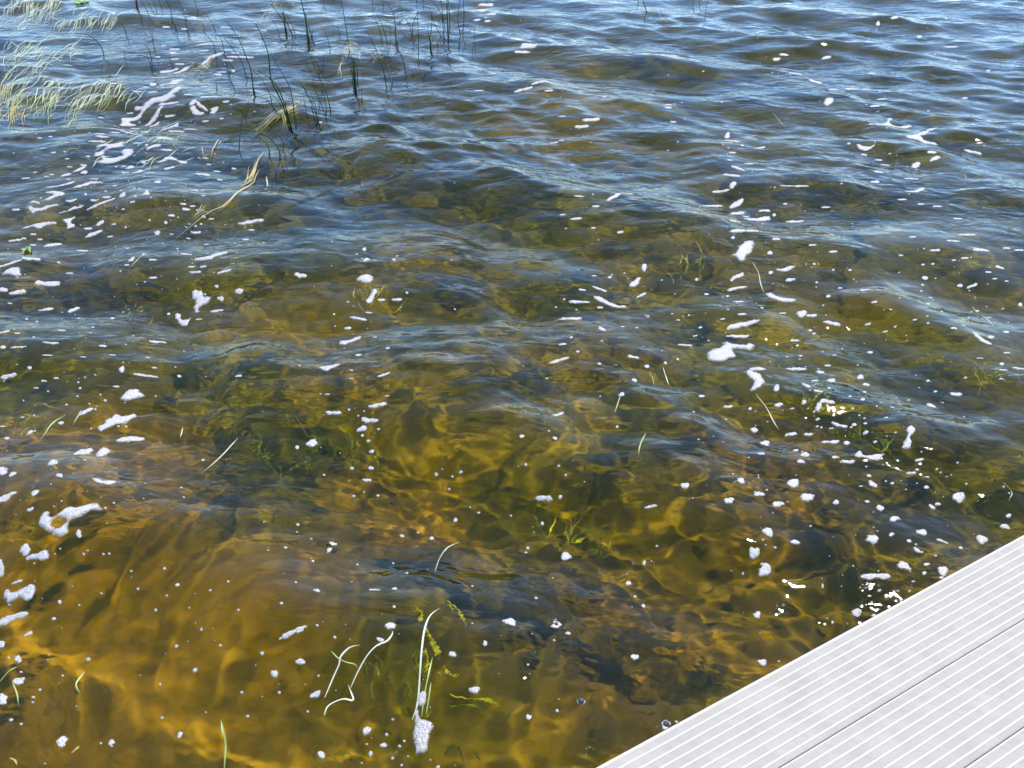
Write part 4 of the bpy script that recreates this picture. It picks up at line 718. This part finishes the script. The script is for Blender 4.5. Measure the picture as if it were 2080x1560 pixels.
blade('M', '250,1080 280,1015 350,975 430,955 510,965 490,900 470,850', 7, 'hooked pale blade at bottom centre', leaf_m, n_=20)
blade('M', '320,545 380,600 450,630 520,645 550,675', 5, 'small yellow blade crossing the bent pale blade', leafg_m)
blade('E', '910,1046 917,940 905,885 900,850', 8, 'pale blade standing into view at the bottom edge', leafg_m)
blade('E', '1770,275 1785,200 1815,140 1870,108', 4, 'thin curved pale blade over amber water at lower centre', leaf_m)
blade('C', '968,785 920,835 860,890 812,937', 6, 'straight slanting straw left of centre below mid height', cream_m)
blade('C', '744,740 738,760 731,782', 6, 'very short upright straw at the left below mid height', cream_m)
blade('C', '330,665 315,695 295,730', 5, 'short straw beside a tilted foam fleck at the left', cream_m)
blade('C', '265,690 215,720 185,760 160,805', 6, 'yellow blade left of the short straw', leafg_m)
blade('C', '585,33 545,70 508,95', 4, 'thin brown straw crossing a foam fleck at the upper left', straw_m)
blade('D', '975,75 1000,110 1010,150 1025,185', 5, 'thin straw running down to the foam crescent', leaf_m)
blade('D', '990,610 1030,655 1060,705 1085,742', 6.5, 'pale straw below the S-shaped foam raft', cream_m)
blade('D', '1460,130 1510,140 1550,172', 4, 'thin arched straw at the upper right', leafg_m)
blade('D', '1870,240 1900,275 1930,300 1958,352', 5, 'bent straw above the curved foam strip near the right edge', leaf_m)
blade('D', '545,750 525,795 517,825 513,858', 6, 'green-tipped straw just right of the picture centre', leafg_m)
blade('D', '440,612 428,645 416,678', 5, 'short straw hanging from a foam fleck right of centre', cream_m)
blade('D', '557,515 572,540 578,568', 4, 'left one of two short straws right of centre', leafg_m)
blade('D', '613,495 625,530 640,566', 5, 'right one of two short straws right of centre', leaf_m)
blade('D', '1990,970 2030,1000 2020,1030', 4, 'tiny curled straw near the right edge', leafg_m)
blade('E', '0,690 40,645 75,630', 6, 'pale blade entering from the bottom left edge', leafg_m)
blade('E', '345,650 310,700 328,740', 5, 'small elbow-shaped blade at the bottom left', leafg_m)
blade('E', '40,1000 62,1010 72,1032', 6, 'small yellow blade in the bottom left corner', straw_m)
blade('E', '292,980 308,965 324,952', 8, 'short brown leaf scrap at the bottom left', straw_m)
blade('E', '50,690 70,740 78,790', 5, 'thin yellow blade under an oval foam fleck at the bottom left', leafg_m)
blade('B', '1058,470 1085,490 1110,512', 5, 'short slanting straw in the upper right water', cream_m)
blade('B', '570,15 600,60 635,98', 5, 'thin straw at the top, right of the middle', pale_m)
blade('C', '1190,683 1225,735 1245,765 1265,785', 5, 'dark twig left of centre below mid height', twig_m, .005, 'twig', 'twig')
blade('A', '95,1035 115,1005 130,1040', 26, 'dark green leaf clot near the left edge, a third down', lily_m, .008, 'leaf_clot', 'leaf')
for px, py, lab in ((796, 1024, 'dark crumb of debris near lower centre'), (1250, 1300, 'dark crumb of debris low right of centre'), (668, 1108, 'brown scrap beside a comma-shaped foam fleck')):
    x, y, z = on_water(px, py); v, f = tube([(x - .006, y, z + .002), (x, y + .003, z + .005), (x + .007, y - .002, z + .002)], .004, .003, 5); tag(mesh_obj('debris_crumb', v, f, twig_m, None, True, (x, y, z)), lab, 'debris')

# weeds under the surface
def sunk(c, t, d0, d1, n_=14, wig=0.):
    P = spline(pts(c, t), n_); o = []
    for i, p in enumerate(P):
        dd = d0 + (d1 - d0) * i / (n_ - 1); x, y = under(p[0], p[1], dd); o.append((x + wig * math.sin(i * 2.2) , y + wig * .6 * math.cos(i * 2.2), -dd))
    return np.array(o)
def weed(label, items):
    S = [(sunk(c, t, a, b_, 22 if wg else 14, wg), w, m) for c, t, a, b_, w, m, wg in items]; root = empty('pondweed', tuple(S[0][0][0])); tag(root, label, 'water weed')
    for P, w, m in S: v, f = ribbon(P, w * .001, twist=1.0); o = mesh_obj('frond', v, f, m, root); o.cycles.is_caustics_receiver = True
weed('crinkled yellow-green pondweed beside the longest grass blade', [('M', '1145,390 1230,520 1280,640', .03, .08, 12, weedy_m, .006), ('M', '1150,550 1165,650 1155,780', .04, .09, 10, weedy_m, .006), ('M', '1050,570 1080,660 1130,760', .08, .12, 10, weed_m, .006), ('M', '1070,190 1110,230 1090,300 1130,320', .04, .06, 10, weedy_m, .006), ('M', '1190,480 1230,560 1260,600', .03, .06, 12, weedy_m, .006), ('M', '1040,680 1090,740 1140,790', .09, .12, 10, weed_m, .006)])
weed('thin crinkled pondweed right of the longest grass blade top', [('M', '1330,110 1420,190 1440,240 1480,300 1510,440', .03, .07, 9, weedy_m, .004), ('M', '1340,150 1370,190 1385,200', .03, .05, 8, weedy_m, .004)])
weed('small yellow pondweed sprig at lower centre', [('M', '1265,745 1340,755 1350,740 1320,680', .03, .05, 10, weedy_m, .003), ('M', '1350,745 1400,770 1450,755', .03, .05, 9, weedy_m, .003)])
weed('feathery pondweed lying level by the grey reflection at lower centre', [('M', '1370,925 1540,960 1640,960 1730,980 1820,1040', .02, .04, 9, weedy_m, .004), ('M', '1370,1010 1540,1005 1680,1055', .06, .08, 6, weed_m, .003)])
weed('dim green pondweed at the bottom, right of the tall foam raft', [('M', '1440,1310 1550,1360 1600,1420 1650,1530', .06, .1, 7, weed_m, .003), ('M', '1440,1350 1480,1420 1500,1510', .08, .12, 6, weed_m, .003), ('M', '1400,1340 1350,1390 1330,1440', .08, .12, 6, weed_m, .003)])
weed('green pondweed wisps between the bent pale blades', [('M', '650,650 720,700 755,790', .04, .08, 6, weedy_m, .003), ('M', '600,600 620,700 600,780', .12, .2, 8, weed_m, .004), ('M', '820,430 810,500 790,560', .06, .12, 6, weed_m, .002), ('M', '480,850 500,910 515,1000', .04, .1, 7, weed_m, .003), ('M', '700,560 760,620 750,700', .14, .2, 8, weed_m, .004)])
def wild(label, x, y, rx, ry, k, d0, d1, ang, mats, w=5.5):
    it = []
    for i in range(k):
        a = prs.normal(0, .4, 2); x0, y0 = x + rx * a[0], y + ry * a[1]; t = R(ang + prs.normal(0, 28)); l = prs.uniform(.8, 1.8) * rx
        dx, dy = math.cos(t) * l, -math.sin(t) * l * .7; b_ = prs.normal(0, .25)
        it.append(('A', f'{2 * x0:.0f},{2 * y0:.0f} {2 * (x0 + dx * .5 + dy * b_):.0f},{2 * (y0 + dy * .5 - dx * b_):.0f} {2 * (x0 + dx):.0f},{2 * (y0 + dy):.0f}', 1.5 * prs.uniform(d0, d1), 1.5 * prs.uniform(d0, d1), w * prs.uniform(.6, 1.3), mats[prs.randint(len(mats))], .0))
    weed(label, it)
WG, WY = [weed_m], [weed_m, weed_m, weedy_m]
wild('bright green pondweed clump left of centre at mid height', 250, 640, 36, 22, 9, .05, .12, 40, WY)
wild('yellow-green pondweed under the S-bent foam fleck', 745, 608, 40, 22, 12, .05, .12, 70, WY)
wild('pondweed clump below the wavy foam bar at the left', 450, 745, 30, 28, 8, .08, .2, 80, WG)
wild('dark green pondweed bed left of centre', 530, 925, 90, 60, 16, .2, .45, 60, WG)
wild('dark green pondweed bed under the dark twig', 665, 950, 80, 60, 14, .2, .45, 70, WG)
wild('pondweed bed right of lower centre', 1160, 1100, 70, 50, 16, .12, .35, 60, WY)
wild('thin pondweed right of the pondweed bed', 1225, 1110, 24, 40, 6, .05, .15, 75, WY)
wild('tall yellowish pondweed on the wave right of centre', 1385, 555, 46, 30, 12, .08, .2, 85, WY)
wild('pondweed wisps right of the S-shaped foam raft', 1620, 798, 50, 16, 10, .05, .12, -20, WY)
wild('slanting pondweed bed between the round foam flecks at the right', 1730, 875, 60, 26, 14, .05, .15, -25, WY)
wild('upright pondweed sprig at the right', 1655, 930, 16, 26, 6, .05, .12, 100, WY)
wild('pondweed streaks entering at the left edge below mid height', 60, 880, 50, 24, 9, .04, .12, 30, WY)
wild('pondweed streaming near the right edge at mid height', 2010, 735, 70, 34, 16, .04, .14, -40, WY)
wild('pondweed glimpse left of centre in the upper water', 480, 485, 50, 26, 10, .1, .25, 40, WG)
wild('small yellow weed tuft below the fan of rushes', 722, 366, 12, 8, 6, .02, .06, 50, [weedy_m])
wild('pondweed sprig under the holed foam raft', 70, 1080, 20, 26, 8, .05, .14, 50, WY)
wild('pondweed bed by the bottom edge at left of centre', 655, 1545, 40, 16, 8, .05, .15, 20, WY)
wild('dim pondweed bed in the bottom centre', 830, 1410, 70, 50, 12, .2, .4, 70, WG)
wild('pondweed wisps in the far right upper water', 1960, 355, 50, 14, 8, .04, .1, 10, WY)
